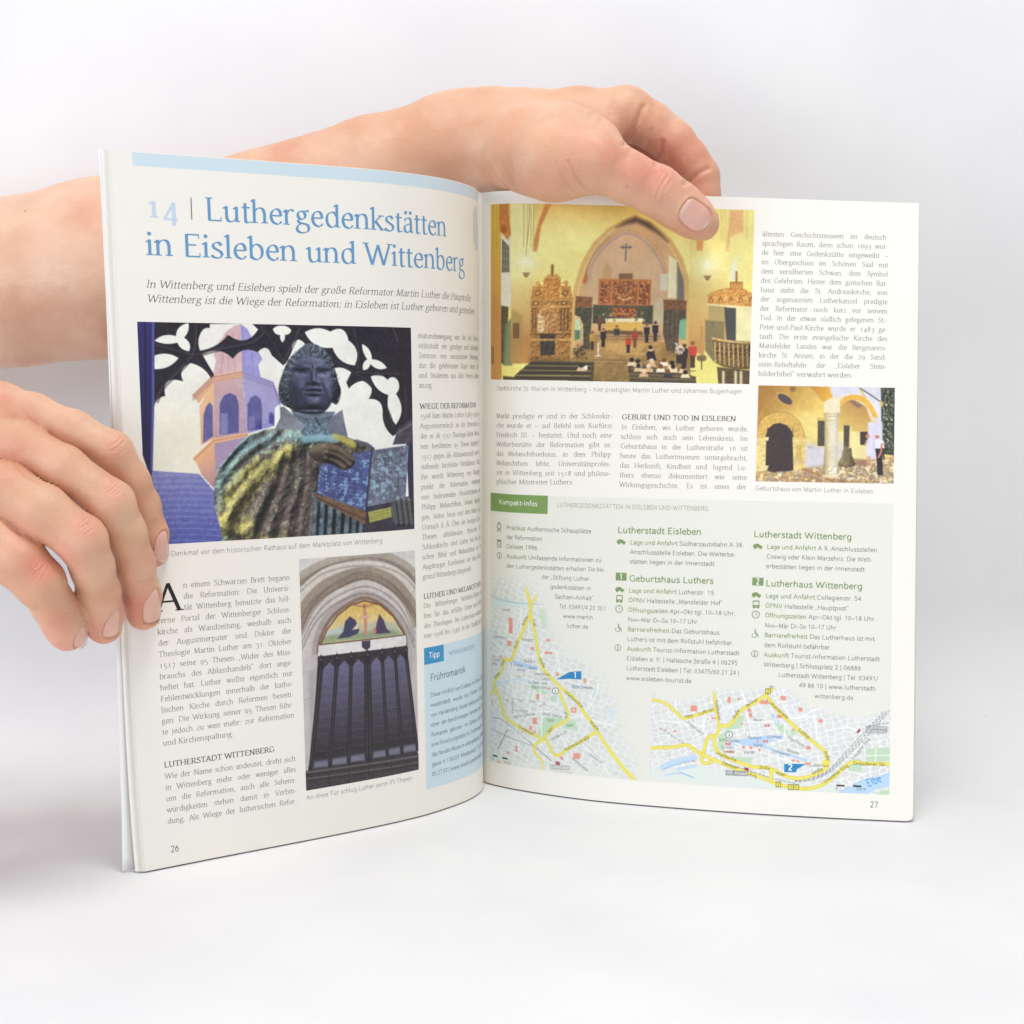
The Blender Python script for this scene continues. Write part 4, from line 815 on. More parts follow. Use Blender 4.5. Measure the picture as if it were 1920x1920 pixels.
c.poly([(748, 780), (764, 560), (830, 430), (920, 332), (1012, 284), (1130, 330), (1222, 430), (1272, 560), (1290, 780)], (222, 182, 138), 3, grad=((206, 172, 132), (1010, 300), (1010, 700)), tex=(4, 12))
for q_, w_, col in (([(760, 620), (800, 480), (890, 360), (1012, 290), (1130, 340), (1230, 450), (1275, 620)], 14, (172, 154, 150)), ([(735, 620), (780, 470), (880, 345), (1012, 268), (1140, 318), (1250, 440), (1295, 620)], 8, (196, 156, 110)), ([(740, 620), (790, 440), (900, 310)], 8, (180, 130, 84)), ([(1280, 640), (1260, 520), (1180, 390)], 14, (186, 150, 120))): c.line(q_, w_, col, 1.6, .75)
c.poly([(940, 250), (1000, 207), (1070, 176), (1165, 216), (1245, 290), (1290, 345), (1210, 282), (1130, 238), (1080, 214), (1020, 226)], (92, 74, 62), 5); c.poly([(726, 620), (756, 520), (760, 600), (745, 630)], (190, 112, 56), 1.5)
c.poly([(860, 520), (890, 490), (920, 520), (920, 600), (860, 600)], (188, 150, 106), 3, .8); c.poly([(1295, 430), (1350, 470), (1352, 725), (1292, 720)], (236, 226, 180), 1.5); c.poly([(1353, 480), (1396, 600), (1402, 745), (1352, 740)], (120, 114, 100), 3)
c.poly([(1240, 560), (1290, 560), (1290, 670), (1240, 670)], (214, 208, 180), 1.5)
for p, w in (([(1012, 360), (1008, 474)], 9), ([(976, 383), (1048, 381)], 9), ([(990, 372), (990, 394)], 6), ([(1034, 370), (1034, 394)], 6)): c.line(p, w, (84, 98, 106), .8, .9)
c.poly([(800, 768), (1200, 772), (1195, 900), (798, 895)], (72, 74, 58), 1, tex=(14, 4)); c.poly([(1195, 770), (1262, 720), (1264, 900), (1195, 900)], (196, 186, 150), 2, .8)
c.poly([(836, 594), (1182, 598), (1179, 776), (830, 770)], (184, 112, 54), 1); c.poly([(966, 558), (1058, 558), (1058, 596), (966, 596)], (122, 84, 62), 1)
for q_ in ([(846, 608), (914, 610), (910, 764), (840, 760)], [(934, 610), (1090, 612), (1086, 768), (928, 766)], [(1104, 612), (1174, 614), (1169, 768), (1099, 768)], [(926, 786), (1086, 787), (1085, 856), (924, 852)]):
    c.poly(q_, (128, 62, 38), .8); c.speck(q_, [(190, 110, 60), (76, 36, 28), (214, 150, 90)], 4.0, .25, .75, .8)
c.line([(960, 720), (1010, 736), (1060, 718)], 12, (224, 178, 110), 1.2, .8); c.line([(960, 830), (1040, 830)], 14, (206, 140, 76), 1.4, .8)
c.poly([(884, 872), (1128, 868), (1122, 950), (886, 940)], (226, 180, 88), 1, tex=(7, 5)); c.poly([(880, 862), (1130, 860), (1128, 884), (884, 886)], (244, 230, 184), 1); c.poly([(880, 940), (1125, 948), (1130, 975), (880, 965)], (110, 84, 58), 1.2)
c.poly([(650, 1145), (790, 1010), (1300, 1020), (1440, 1130), (1450, 1310), (640, 1300)], (182, 142, 84), 1.5, grad=((140, 112, 66), (1000, 1040), (1000, 1260)), tex=(9, 8)); c.poly([(880, 1000), (1130, 1005), (1125, 1110), (1000, 1110), (880, 1060)], (200, 156, 92), 2, .8)
for y in (980, 1000, 1140, 1165): c.line([(800, y), (1010, y + 4), (1240, y + 2)], 6, (116, 90, 56), 1, .7)
c.poly([(684, 712), (796, 716), (790, 785), (680, 786)], (134, 88, 56), 1, tex=(12, 4)); c.poly([(680, 786), (796, 786), (780, 1070), (740, 1065), (736, 900), (712, 850), (680, 840)], (78, 76, 60), 1.2, tex=(10, 5)); c.poly([(682, 866), (712, 866), (720, 940), (718, 1000), (680, 1000)], (196, 214, 172), 2); c.poly([(680, 940), (718, 940), (716, 1000), (680, 1010)], (92, 130, 96), 2)
c.poly([(1262, 732), (1418, 738), (1414, 805), (1266, 800)], (128, 86, 58), 1, tex=(12, 4)); c.poly([(1266, 800), (1414, 804), (1414, 865), (1372, 900), (1362, 1075), (1290, 1082), (1262, 960)], (84, 74, 58), 1.2, tex=(10, 5)); c.poly([(1372, 872), (1414, 862), (1412, 1010), (1366, 990)], (124, 178, 138), 2)
for x in (1295, 1325, 1355): c.line([(x, 810), (x - 4, 1060)], 6, (120, 100, 72), 1, .7)
c.poly([(384, 720), (664, 716), (652, 1148), (384, 1148)], (170, 122, 64), 1, tex=(16, 5)); c.poly([(468, 588), (584, 588), (578, 725), (468, 725)], (202, 140, 66), 1, tex=(16, 4)); c.poly([(396, 640), (466, 640), (470, 725), (386, 725)], (196, 136, 66), 1.2, tex=(16, 4)); c.poly([(584, 640), (646, 640), (664, 725), (584, 725)], (200, 142, 70), 1.2, tex=(16, 4))
c.poly([(468, 592), (500, 562), (525, 572), (556, 560), (584, 592)], (214, 160, 84), 1); c.line([(525, 505), (525, 565)], 18, (150, 92, 44), 1.5); c.dot(430, 625, 16, (206, 150, 80)); c.dot(618, 622, 16, (206, 150, 80))
for x, y in ((430, 690), (614, 690), (418, 758), (606, 758)): c.dot(x, y, 20, (120, 78, 44), 1.5); c.dot(x, y, 10, (220, 176, 110), 1.2)
c.poly([(440, 792), (572, 788), (572, 955), (440, 958)], (190, 140, 84), 1.2, tex=(22, 4)); c.poly([(428, 830), (450, 830), (482, 880), (478, 955), (432, 955)], (224, 190, 138), 1.2); c.poly([(480, 760), (560, 760), (560, 800), (480, 800)], (206, 150, 84), 1.5)
for x in (400, 418, 588, 610, 634): c.line([(x, 795), (x, 940)], 9, (96, 66, 46), 1, .8)
for y in (735, 780, 968, 1004): c.line([(386, y), (655, y)], 9, (220, 176, 110) if y != 968 else (92, 66, 44), 1, .7)
c.poly([(446, 965), (552, 965), (552, 998), (446, 998)], (74, 58, 44), 1); c.poly([(450, 1015), (550, 1012), (548, 1108), (452, 1110)], (66, 60, 52), 1)
c.poly([(262, 890), (306, 890), (308, 995), (264, 995)], (120, 88, 50), 1); c.poly([(1434, 925), (1488, 925), (1488, 1022), (1434, 1018)], (160, 104, 60), 1); c.poly([(78, 1045), (105, 1045), (105, 1170), (80, 1170)], (150, 108, 60), 1.2)
c.poly([(1432, 85), (1690, 92), (1686, 1010), (1540, 1015), (1532, 1110), (1432, 1080)], (240, 226, 140), 1.5, grad=((206, 152, 90), (1500, 500), (1480, 1050)))
c.poly([(1680, 85), (1890, 90), (1880, 620), (1690, 620)], (236, 224, 140), 1.5); c.poly([(1700, 128), (1792, 124), (1790, 270), (1740, 290), (1700, 310), (1692, 402), (1670, 402), (1690, 250)], (230, 176, 118), 2.5, .85, tex=(7, 5)); c.poly([(1480, 318), (1524, 320), (1520, 400), (1480, 400)], (222, 160, 92), 1.5)
for x in (1640, 1655, 1672, 1812): c.line([(x, 110), (x + 2, 330)], 3, (190, 140, 60), .7, .6)
c.poly([(1706, 520), (1750, 420), (1752, 600), (1700, 610)], (226, 228, 206), 3, .8)
c.poly([(1540, 870), (1668, 880), (1664, 1015), (1600, 1160), (1540, 1080)], (138, 124, 84), 2, tex=(8, 5)); c.poly([(1508, 915), (1524, 915), (1524, 1005), (1508, 1005)], (196, 150, 86), 1)
c.poly([(1552, 700), (1620, 668), (1700, 650), (1790, 656), (1850, 690), (1850, 782), (1700, 770), (1562, 760)], (208, 150, 78), 1, tex=(12, 4))
for k in range(9): c.line([(1560 + k * 33, 750), (1576 + k * 33, 712), (1592 + k * 33, 752)], 7, (240, 200, 120) if k % 2 else (150, 92, 46), .9, .8, sm=False)
c.line([(1558, 766), (1700, 778), (1850, 788)], 12, (240, 226, 180), 1, .9); c.poly([(1700, 612), (1788, 610), (1786, 664), (1702, 664)], (176, 112, 54), 1.2); c.line([(1745, 545), (1745, 620)], 14, (170, 110, 60), 1.5)
for k in range(4): c.line([(1708 + k * 20, 655), (1716 + k * 20, 622), (1726 + k * 20, 655)], 5, (240, 196, 120), .8, .8, sm=False)
c.poly([(1562, 772), (1680, 782), (1670, 880), (1560, 870)], (184, 160, 104), 2); c.poly([(1664, 785), (1745, 790), (1742, 1015), (1680, 1005)], (76, 78, 74), 1.2); c.poly([(1742, 790), (1850, 796), (1846, 1015), (1742, 1012)], (238, 228, 172), 1.2)
c.poly([(1586, 985), (1700, 1008), (1846, 1020), (1842, 1205), (1740, 1205), (1660, 1190), (1604, 1160)], (108, 84, 52), 1, tex=(10, 5)); c.line([(1588, 996), (1700, 1016), (1846, 1028)], 14, (204, 170, 110), 1, .9)
for k in range(9):
    x = 1604 + k * 30; c.line([(x, 1024 + min(k, 4) * 4), (x + 4, 1155 + min(k, 4) * 8)], 9, (206, 176, 116), 1, .85); c.dot(x + 16, 1065 + k * 2, 7, (60, 46, 34)); c.dot(x + 16, 1095 + k * 2, 6, (60, 46, 34))
c.poly([(1618, 1190), (1846, 1215), (1840, 1320), (1628, 1310)], (96, 80, 56), 1.2, tex=(9, 5))
for x in (1660, 1740, 1775): c.line([(x, 1225), (x, 1310)], 18, (226, 214, 170), 1.5, .9)
for (cx, cy) in ((350, 480), (1552, 500)):
    for _ in range(120):
        a_ = c.rng.uniform(0, 6.28); r_ = abs(c.rng.normal(0, .55)); c.dot(cx + 66 * r_ * math.cos(a_), cy + 62 * r_ * math.sin(a_), c.rng.uniform(2, 5), (255, 253, 226), .8, .75)
    c.poly([(cx - 26, cy + 70), (cx + 28, cy + 70), (cx + 8, cy + 102), (cx - 8, cy + 102)], (130, 88, 50), 1.2)
for i, (y, x0, x1) in enumerate(((1150, 392, 806), (1180, 356, 800), (1212, 318, 796), (1248, 282, 792))):
    c.poly([(x0, y), (x1, y + 6), (x1, y + 34), (x0 - 34, y + 32)], (66, 58, 42), 1); c.line([(x0, y), (x1, y + 6)], 8, (134, 118, 84), .8, .9)
c.poly([(796, 1155), (812, 1155), (808, 1300), (790, 1300)], (84, 72, 50), 1); c.poly([(188, 1250), (300, 1262), (270, 1290), (188, 1290)], (86, 76, 54), 1.2)
c.poly([(1030, 1160), (1060, 1160), (1480, 1255), (1484, 1310), (1050, 1300)], (82, 72, 52), 1, tex=(8, 5))
for y in (1168, 1200, 1240, 1262): c.line([(1045, y), (1250, y + 8), (1476, y + 18)], 8, (132, 116, 82), .9, .8)
for (x, y, h_, col, leg) in ((798, 955, 100, (228, 170, 70), (70, 50, 40)), (958, 915, 96, (62, 58, 56), (180, 140, 96)), (1036, 980, 96, (206, 66, 42), (50, 40, 44)), (1078, 940, 100, (196, 60, 44), (120, 80, 60)), (1156, 905, 100, (40, 42, 48), (36, 36, 40)), (1212, 890, 106, (44, 44, 50), (40, 40, 44)), (870, 935, 100, (34, 34, 38), (34, 34, 38)), (1458, 1028, 140, (206, 76, 54), (80, 60, 50)), (1404, 1045, 126, (44, 44, 48), (40, 40, 44)), (845, 850, 80, (120, 70, 50), (80, 60, 50))):
    w_ = h_ * .20; c.poly([(x - w_, y + h_ * .16), (x + w_, y + h_ * .16), (x + w_ * .9, y + h_ * .66), (x - w_ * .9, y + h_ * .66)], col, 1); c.poly([(x - w_ * .6, y + h_ * .62), (x + w_ * .6, y + h_ * .62), (x + w_ * .5, y + h_ * 1.2), (x - w_ * .5, y + h_ * 1.2)], leg, 1); c.dot(x, y, h_ * .11, (88, 60, 44) if h_ % 4 else (150, 100, 70), 1)
c.poly([(1155, 1095), (1175, 1080), (1205, 1082), (1224, 1150), (1160, 1140)], (48, 40, 44), 1.2); c.dot(1184, 1070, 15, (238, 206, 180)); c.dot(1182, 1058, 14, (40, 34, 34)); c.line([(838, 1030), (838, 1112)], 8, (244, 240, 226), .8); c.line([(822, 1114), (852, 1114)], 6, (240, 236, 220), .8)
c.line([(1505, 1130), (1530, 1130)], 40, (130, 110, 80), 1.5); c.line([(1518, 1135), (1518, 1205)], 8, (110, 92, 66), 1)
for (cx, cy, k, cols) in ((1362, 1072, 46, [(250, 232, 222), (240, 206, 200), (96, 92, 60)]), (712, 1080, 40, [(74, 66, 44), (150, 112, 72), (58, 54, 40)]), (905, 845, 14, [(196, 186, 130), (120, 110, 70)]), (1100, 845, 14, [(206, 180, 150), (110, 104, 70)])):
    for i in range(k): c.dot(cx + c.rng.normal(0, 20), cy + c.rng.normal(0, 22), c.rng.uniform(5, 9), cols[i % len(cols)], 1, .85)
c.poly([(1350, 1110), (1395, 1105), (1392, 1170), (1352, 1165)], (48, 46, 46), 1.5)
for i, (x, y) in enumerate(((1060, 1142), (1100, 1150), (1190, 1148), (1272, 1143), (1325, 1162), (1105, 1182), (1172, 1186), (1250, 1186), (1332, 1188), (1400, 1190), (1140, 1218), (1298, 1222), (1412, 1225), (728, 1178))):
    c.poly([(x - 32, y + 40), (x - 22, y + 14), (x + 22, y + 14), (x + 32, y + 40)], [(236, 216, 180), (232, 200, 150), (222, 176, 130), (240, 226, 200)][i % 4] if i != 11 else (60, 56, 60), 1); c.dot(x, y, 16, [(44, 34, 32), (120, 72, 52), (230, 200, 170), (58, 46, 42)][(i * 7) % 4], 1)
for poly_, sc_, am_ in (([(384, 720), (664, 716), (652, 1148), (384, 1148)], 6.0, 11), ([(396, 640), (468, 588), (584, 588), (646, 640), (664, 725), (386, 725)], 5.0, 9), ([(1552, 700), (1620, 668), (1700, 650), (1790, 656), (1850, 690), (1850, 782), (1700, 770), (1562, 760)], 5.0, 6), ([(1586, 985), (1700, 1008), (1846, 1020), (1842, 1205), (1740, 1205), (1660, 1190), (1604, 1160)], 5.0, 7), ([(836, 594), (1182, 598), (1179, 776), (830, 770)], 5.0, 4), ([(650, 1145), (790, 1010), (1300, 1020), (1440, 1130), (1450, 1310), (640, 1300)], 11.0, 5), ([(684, 712), (796, 716), (780, 1070), (740, 1065), (680, 840)], 6.0, 7), ([(1262, 732), (1418, 738), (1372, 900), (1362, 1075), (1290, 1082)], 6.0, 7)):
    c.relief(poly_, .28 * am_ * c.noise(sc_), c.I * 1.0, (-.4, -.6, .65), amb=.48, dif=.82)
c.relief([(1586, 985), (1846, 1020), (1842, 1205), (1604, 1160)], 90 * np.sqrt(np.clip(1 - ((c.crop()[0] - 1745) / 175) ** 2, 0, 1)), c.I * 1.0, (-.5, -.2, .8), amb=.35, dif=.8)
c.line([(700, 1100), (760, 1060), (790, 1040)], 50, (84, 64, 40), 14, .5); c.line([(1290, 1080), (1420, 1130)], 44, (84, 64, 40), 14, .5); c.line([(810, 985), (1240, 985)], 30, (96, 72, 46), 10, .45); c.line([(390, 1140), (640, 1150)], 26, (70, 52, 34), 8, .5)
c.glow(350, 480, 90, (255, 250, 205), .55); c.glow(1552, 500, 90, (255, 250, 205), .55); c.glow(430, 700, 130, (236, 170, 80), .25); c.glow(1010, 640, 200, (240, 196, 130), .18)
c.poly([(736, 1196), (766, 1176), (770, 1214)], (246, 242, 230), .7)
c.photo(.025); c.blur(.85); c.grain(2.4)
c.to_page("printed_photo", RP, 20.0, 150.3, 6.0, 89.9, rp, photo_ink, .035, "printed photo of a golden church interior with altar, pews and visitors")

# -- arcaded house with bell
Q = [(121, 126), (1525, 152), (1512, 1136), (92, 1111)]
c = Paint(330, 236, Q, (236, 212, 132), 4)
c.poly([(80, 110), (900, 120), (820, 420), (600, 640), (90, 640)], (176, 128, 62), 3, grad=((236, 204, 110), (200, 160), (640, 520)), tex=(6, 10)); c.poly([(380, 420), (820, 420), (820, 720), (600, 720)], (242, 222, 140), 14, .8)
c.poly([(590, 720), (810, 760), (810, 965), (600, 990)], (218, 214, 226), 8, .95); c.poly([(940, 480), (1260, 480), (1260, 880), (1090, 880), (940, 860)], (240, 224, 160), 3); c.poly([(930, 700), (1010, 740), (1000, 900), (930, 900)], (216, 210, 220), 8, .8)
c.poly([(860, 130), (1400, 140), (1400, 520), (1290, 480), (1230, 330), (1120, 240), (960, 300), (880, 260)], (222, 220, 230), 1.5); c.poly([(1380, 140), (1545, 140), (1540, 850), (1392, 830)], (62, 66, 52), 1, tex=(20, 4)); c.speck([(1400, 160), (1530, 160), (1530, 820), (1400, 800)], [(150, 160, 130), (226, 230, 206), (40, 44, 34)], 3.4, .45, .8)
c.poly([(940, 320), (1080, 268), (1230, 350), (1280, 500), (1255, 520), (1245, 600), (940, 600)], (236, 206, 112), 2, grad=((198, 150, 90), (1000, 600), (1150, 330))); c.poly([(1050, 288), (1110, 280), (1200, 335), (1150, 362)], (132, 104, 104), 2.5, .8)
c.line([(962, 312), (1010, 268), (1100, 246), (1200, 270), (1270, 340), (1322, 440)], 54, (236, 182, 78), 1.2, tex=(5, 5)); c.line([(955, 290), (1010, 238), (1110, 216), (1220, 246), (1300, 330), (1350, 430)], 12, (236, 226, 200), 1.2, .8)
c.poly([(630, 120), (830, 130), (892, 250), (830, 292), (792, 300), (700, 190)], (234, 180, 76), 1.2, grad=((206, 148, 64), (860, 200), (700, 170))); c.poly([(792, 300), (880, 250), (962, 232), (962, 412), (794, 412)], (238, 226, 188), 1.2)
c.line([(1168, 158), (1260, 214), (1384, 300)], 12, (84, 74, 70), 1, .9); c.line([(1176, 178), (1220, 250)], 22, (222, 190, 110), 1.5, .9); c.poly([(1368, 290), (1404, 290), (1400, 345), (1370, 345)], (222, 196, 120), 1.2); c.line([(1388, 160), (1388, 300)], 10, (120, 110, 110), 1, .8)
c.poly([(1250, 505), (1398, 505), (1398, 900), (1270, 915)], (224, 220, 234), 1.5)
th = np.linspace(0, 6.28, 20, endpoint=False)
for rx, ry, col in ((98, 70, (208, 160, 92)), (78, 50, (88, 78, 78))): c.poly([(395 + rx * math.cos(t) * .95 + ry * .25 * math.sin(t), 268 + ry * math.sin(t) + rx * .32 * math.cos(t)) for t in th], col, 1.5)
c.poly([(445, 140), (505, 140), (498, 185), (452, 185)], (120, 86, 60), 2, .7)
AR = [(108, 690), (112, 560), (170, 460), (260, 412), (345, 400), (450, 425), (550, 510), (610, 680)]
c.poly(AR + [(610, 690), (480, 690), (440, 560), (340, 515), (250, 540), (200, 690)], (218, 180, 98), 1.2, tex=(10, 4)); c.line(AR, 10, (180, 134, 70), 1, .7)
c.poly([(192, 1010), (194, 650), (220, 570), (280, 522), (345, 512), (415, 536), (468, 600), (485, 660), (482, 1000), (330, 1034)], (70, 58, 58), 1.2, tex=(5, 5))
for x in range(215, 480, 26): c.line([(x, 560), (x - 2, 1015)], 4, (48, 40, 40), .8, .7); c.line([(x + 5, 560), (x + 3, 1010)], 3, (98, 84, 80), .8, .5)
for t_ in np.linspace(.15, 3.0, 11): c.line([(345 - 150 * math.cos(t_), 655 - 145 * math.sin(t_)), (350 - 232 * math.cos(t_), 670 - 262 * math.sin(t_))], 4, (170, 128, 70), .8, .6)
c.poly([(105, 660), (228, 655), (225, 690), (200, 700), (192, 1010), (180, 1080), (100, 1080)], (228, 206, 136), 1.2, tex=(9, 5)); c.poly([(472, 660), (615, 670), (612, 700), (600, 1000), (484, 1000)], (226, 202, 130), 1.2, tex=(9, 5)); c.poly([(505, 740), (570, 740), (568, 900), (505, 900)], (206, 176, 104), 1.2); c.poly([(125, 950), (228, 950), (210, 1000), (185, 1080), (130, 1080)], (234, 214, 160), 1.2); c.line([(500, 915), (580, 915)], 40, (206, 184, 130), 1.5)
c.poly([(728, 456), (808, 460), (806, 750), (727, 750)], (214, 186, 110), 1); c.poly([(734, 488), (806, 492), (804, 750), (732, 748)], (86, 80, 66), 1, tex=(14, 3)); c.poly([(1000, 536), (1062, 540), (1054, 765), (998, 765)], (88, 80, 66), 1, tex=(14, 3)); c.poly([(1062, 545), (1085, 560), (1075, 770), (1056, 765)], (236, 214, 150), 1); c.poly([(1168, 604), (1246, 600), (1246, 742), (1168, 738)], (72, 62, 62), 1); c.poly([(630, 748), (684, 748), (684, 775), (630, 775)], (196, 188, 186), 1)
c.poly([(90, 1020), (200, 1000), (330, 1034), (600, 985), (800, 960), (1240, 900), (1530, 850), (1530, 1160), (80, 1130)], (196, 160, 104), 2, tex=(16, 8)); c.speck([(90, 1040), (1530, 880), (1530, 1150), (90, 1120)], [(250, 238, 204), (150, 130, 112)], 7.0, .15, .75); c.speck([(930, 980), (1530, 900), (1530, 1150), (930, 1130)], [(120, 110, 100), (226, 216, 196)], 3.2, .3, .6); c.line([(600, 990), (720, 1040), (890, 1110)], 24, (170, 124, 74), 1.5, .9)
c.poly([(798, 408), (948, 408), (942, 480), (930, 760), (936, 1060), (786, 1060), (804, 760), (808, 490)], (236, 218, 164), 1.5, grad=((230, 224, 214), (810, 700), (930, 700)), tex=(6, 5))
c.relief([(798, 408), (948, 408), (942, 480), (930, 760), (936, 1060), (786, 1060), (804, 760), (808, 490)], 80 * np.sqrt(np.clip(1 - ((c.crop()[0] - 868) / 84) ** 2, 0, 1)) + .4 * c.noise(6.0), c.I * 1.0, (.15, -.2, .95), amb=.45, dif=.58)
for y in (412, 440, 480): c.line([(798, y), (870, y + 8), (946, y)], 8, (206, 170, 104), 1, .8)
c.poly([(775, 1040), (945, 1050), (940, 1085), (770, 1075)], (240, 226, 186), 1.2)
c.poly([(1000, 770), (1078, 770), (1086, 850), (1124, 935), (1080, 966), (1010, 968), (946, 950), (940, 928), (976, 860)], (134, 118, 88), 1, tex=(12, 4)); c.relief([(1000, 770), (1078, 770), (1086, 850), (1124, 935), (1080, 966), (1010, 968), (946, 950), (940, 928), (976, 860)], 60 * np.sqrt(np.clip(1 - ((c.crop()[0] - 1035) / 98) ** 2, 0, 1)) + .6 * c.noise(6.0), c.I * 1.0, (-.5, -.3, .8), amb=.3, dif=.8)
c.line([(1010, 745), (1030, 765), (1052, 742)], 16, (120, 104, 76), 1); c.line([(990, 800), (985, 900)], 14, (176, 160, 124), 2, .7); c.line([(950, 945), (1030, 962), (1115, 942)], 9, (84, 72, 56), 1, .9)
c.poly([(1100, 880), (1240, 890), (1240, 960), (1130, 950)], (150, 112, 96), 3, .8)
for poly_, am_ in ((AR + [(610, 690), (480, 690), (440, 560), (340, 515), (250, 540), (200, 690)], 4), ([(105, 660), (228, 655), (192, 1010), (180, 1080), (100, 1080)], 4), ([(472, 660), (615, 670), (600, 1000), (484, 1000)], 4), ([(90, 1020), (330, 1034), (800, 960), (1240, 900), (1530, 850), (1530, 1160), (80, 1130)], 5)): c.relief(poly_, .3 * am_ * c.noise(6.0), c.I * 1.0, (-.4, -.6, .65), amb=.48, dif=.82)
c.line([(600, 985), (800, 958)], 14, (150, 120, 80), 6, .5); c.line([(786, 1062), (880, 1100), (1000, 1120)], 40, (130, 96, 66), 12, .45)
c.poly([(1228, 690), (1290, 680), (1292, 790), (1282, 858), (1236, 856)], (230, 226, 240), 1); c.dot(1246, 650, 22, (214, 144, 116), 1); c.line([(1240, 700), (1218, 735)], 16, (218, 160, 134), 1); c.line([(1246, 858), (1254, 950)], 13, (206, 150, 120), 1); c.line([(1268, 858), (1268, 945)], 13, (206, 150, 120), 1)
c.poly([(1322, 690), (1360, 676), (1412, 700), (1416, 775), (1324, 778)], (236, 234, 244), 1); c.dot(1344, 652, 22, (204, 132, 104), 1); c.poly([(1326, 640), (1346, 620), (1372, 640)], (242, 240, 240), 1); c.poly([(1322, 776), (1402, 776), (1396, 900), (1404, 1050), (1345, 1046), (1340, 900)], (54, 50, 56), 1); c.line([(1392, 730), (1382, 810), (1358, 862)], 20, (206, 136, 108), 1); c.line([(1402, 780), (1412, 880)], 16, (64, 58, 62), 1.2)
c.photo(.03); c.blur(.7); c.grain(2.4)
c.to_page("printed_photo", RP, 154.7, 220.3, 90.4, 136.7, rp, photo_ink, .035, "printed photo of a yellow arcaded house with a bell and two men")
# ---------------------------------------------------------------- the two town maps in the info panel
PANEL = (235, 234, 222)
def city(c, n, seed, rot, base, street, var):
    """street blocks: cells of a jittered grid with pale streets between"""
    r = np.random.default_rng(seed); ca, sa = math.cos(rot), math.sin(rot)
    X = (c.X * ca + c.Y * sa) / n; Y = (-c.X * sa + c.Y * ca) / n * 1.35
    i0, j0 = np.floor(Y).astype(int), np.floor(X).astype(int); J = r.uniform(.15, .85, (128, 128, 2)); T = r.uniform(-1, 1, (128, 128))
    d1 = np.full(c.X.shape, 9.0); d2 = d1.copy(); col = np.zeros(c.X.shape)
    for di in (-1, 0, 1):
        for dj in (-1, 0, 1):
            a, b = (i0 + di) % 128, (j0 + dj) % 128
            d = np.maximum(np.abs(Y - (i0 + di + J[a, b, 0])), np.abs(X - (j0 + dj + J[a, b, 1])))
            m = d < d1; d2 = np.where(m, d1, np.minimum(d2, d)); col = np.where(m, T[a, b], col); d1 = np.where(m, d, d1)
    st = np.clip((.16 - (d2 - d1)) / .07, 0, 1)[..., None]
    c.I[:] = (np.array(base) + col[..., None] * var) * (1 - st) + np.array(street) * st

def road(c, p, w, col=(241, 228, 100), edge=(214, 200, 130)):
    c.line(p, w * .82 + 5, edge, .7, .8); c.line(p, w * .82, col, .7)
def dashes(c, p, w, col, L=26):
    q = np.array(p, float); q = catmull(q, 8); s = np.r_[0, np.cumsum(np.hypot(*np.diff(q, axis=0).T))]
    for a in np.arange(0, s[-1] - L * .5, L):
        c.line([(np.interp(t, s, q[:, 0]), np.interp(t, s, q[:, 1])) for t in (a, a + L * .55)], w, col, .6, .9)
def fade(c, pts, soft):
    p = c.m(pts); D = c._dist(p, (slice(0, c.h), slice(0, c.w)), True); t = np.clip(.5 - D / (2 * soft), 0, 1)[..., None]; t = t * t * (3 - 2 * t)
    c.I[:] = c.I * t + np.array(PANEL) * (1 - t)
def boxq(x0, y0, x1, y1, sk=0.0): return [(x0, y0), (x1, y0 + sk), (x1, y1 + sk), (x0, y1)]

QA = [(97, -179), (1548, -103), (1486, 1849), (90, 1668)]
c = Paint(380, 470, QA, PANEL, 5)
city(c, 17, 3, .35, (222, 224, 218), (238, 240, 234), 4)
LB, GRN, RD = (206, 226, 236), (196, 222, 190), (234, 156, 136)
c.poly([(90, 150), (240, 190), (420, 225), (600, 240), (420, 262), (100, 262)], (214, 230, 228), 2); c.line([(100, 150), (160, 190), (250, 210), (420, 232), (640, 240)], 5, (158, 182, 190), .8, .8)
for x in range(110, 420, 26): c.line([(x, 170 + (x - 110) * .18), (x + 6, 192 + (x - 110) * .16)], 4, (168, 178, 172), .7, .8)
c.line([(96, 1010), (220, 950), (350, 915), (480, 925), (600, 990), (720, 1030), (790, 1130), (830, 1300), (700, 1330), (630, 1420)], 13, LB, 1); c.line([(860, 960), (1000, 990), (1080, 1010), (1060, 1080)], 8, (178, 206, 234), .8); c.poly([(1172, 1185), (1230, 1180), (1240, 1290), (1215, 1290)], (210, 228, 238), 1)
for q in ([(640, 1250), (830, 1272), (720, 1362), (618, 1440), (570, 1400), (622, 1300)], [(830, 1290), (912, 1280), (934, 1372), (800, 1352)], [(488, 972), (540, 958), (662, 1030), (640, 1052), (540, 1010)], [(594, 280), (642, 280), (668, 450), (620, 462)], [(690, 1065), (745, 1060), (750, 1110), (700, 1115)]): c.poly(q, GRN, 1)
for p in ([(100, 560), (230, 640), (340, 700)], [(430, 300), (420, 560), (460, 700), (600, 690)], [(350, 750), (330, 900), (350, 1060), (330, 1230)], [(600, 960), (615, 1430)], [(340, 1100), (560, 1120), (760, 1140)], [(340, 1200), (500, 1210), (690, 1200)], [(550, 1010), (500, 1220)], [(770, 1400), (850, 1550)], [(970, 1500), (1150, 1700), (1200, 1800)], [(1110, 960), (1060, 1120), (960, 1240), (850, 1260)], [(1050, 1280), (1250, 1350)], [(600, 690), (740, 660), (780, 860)]): c.line(p, 11, (244, 245, 239), .8)
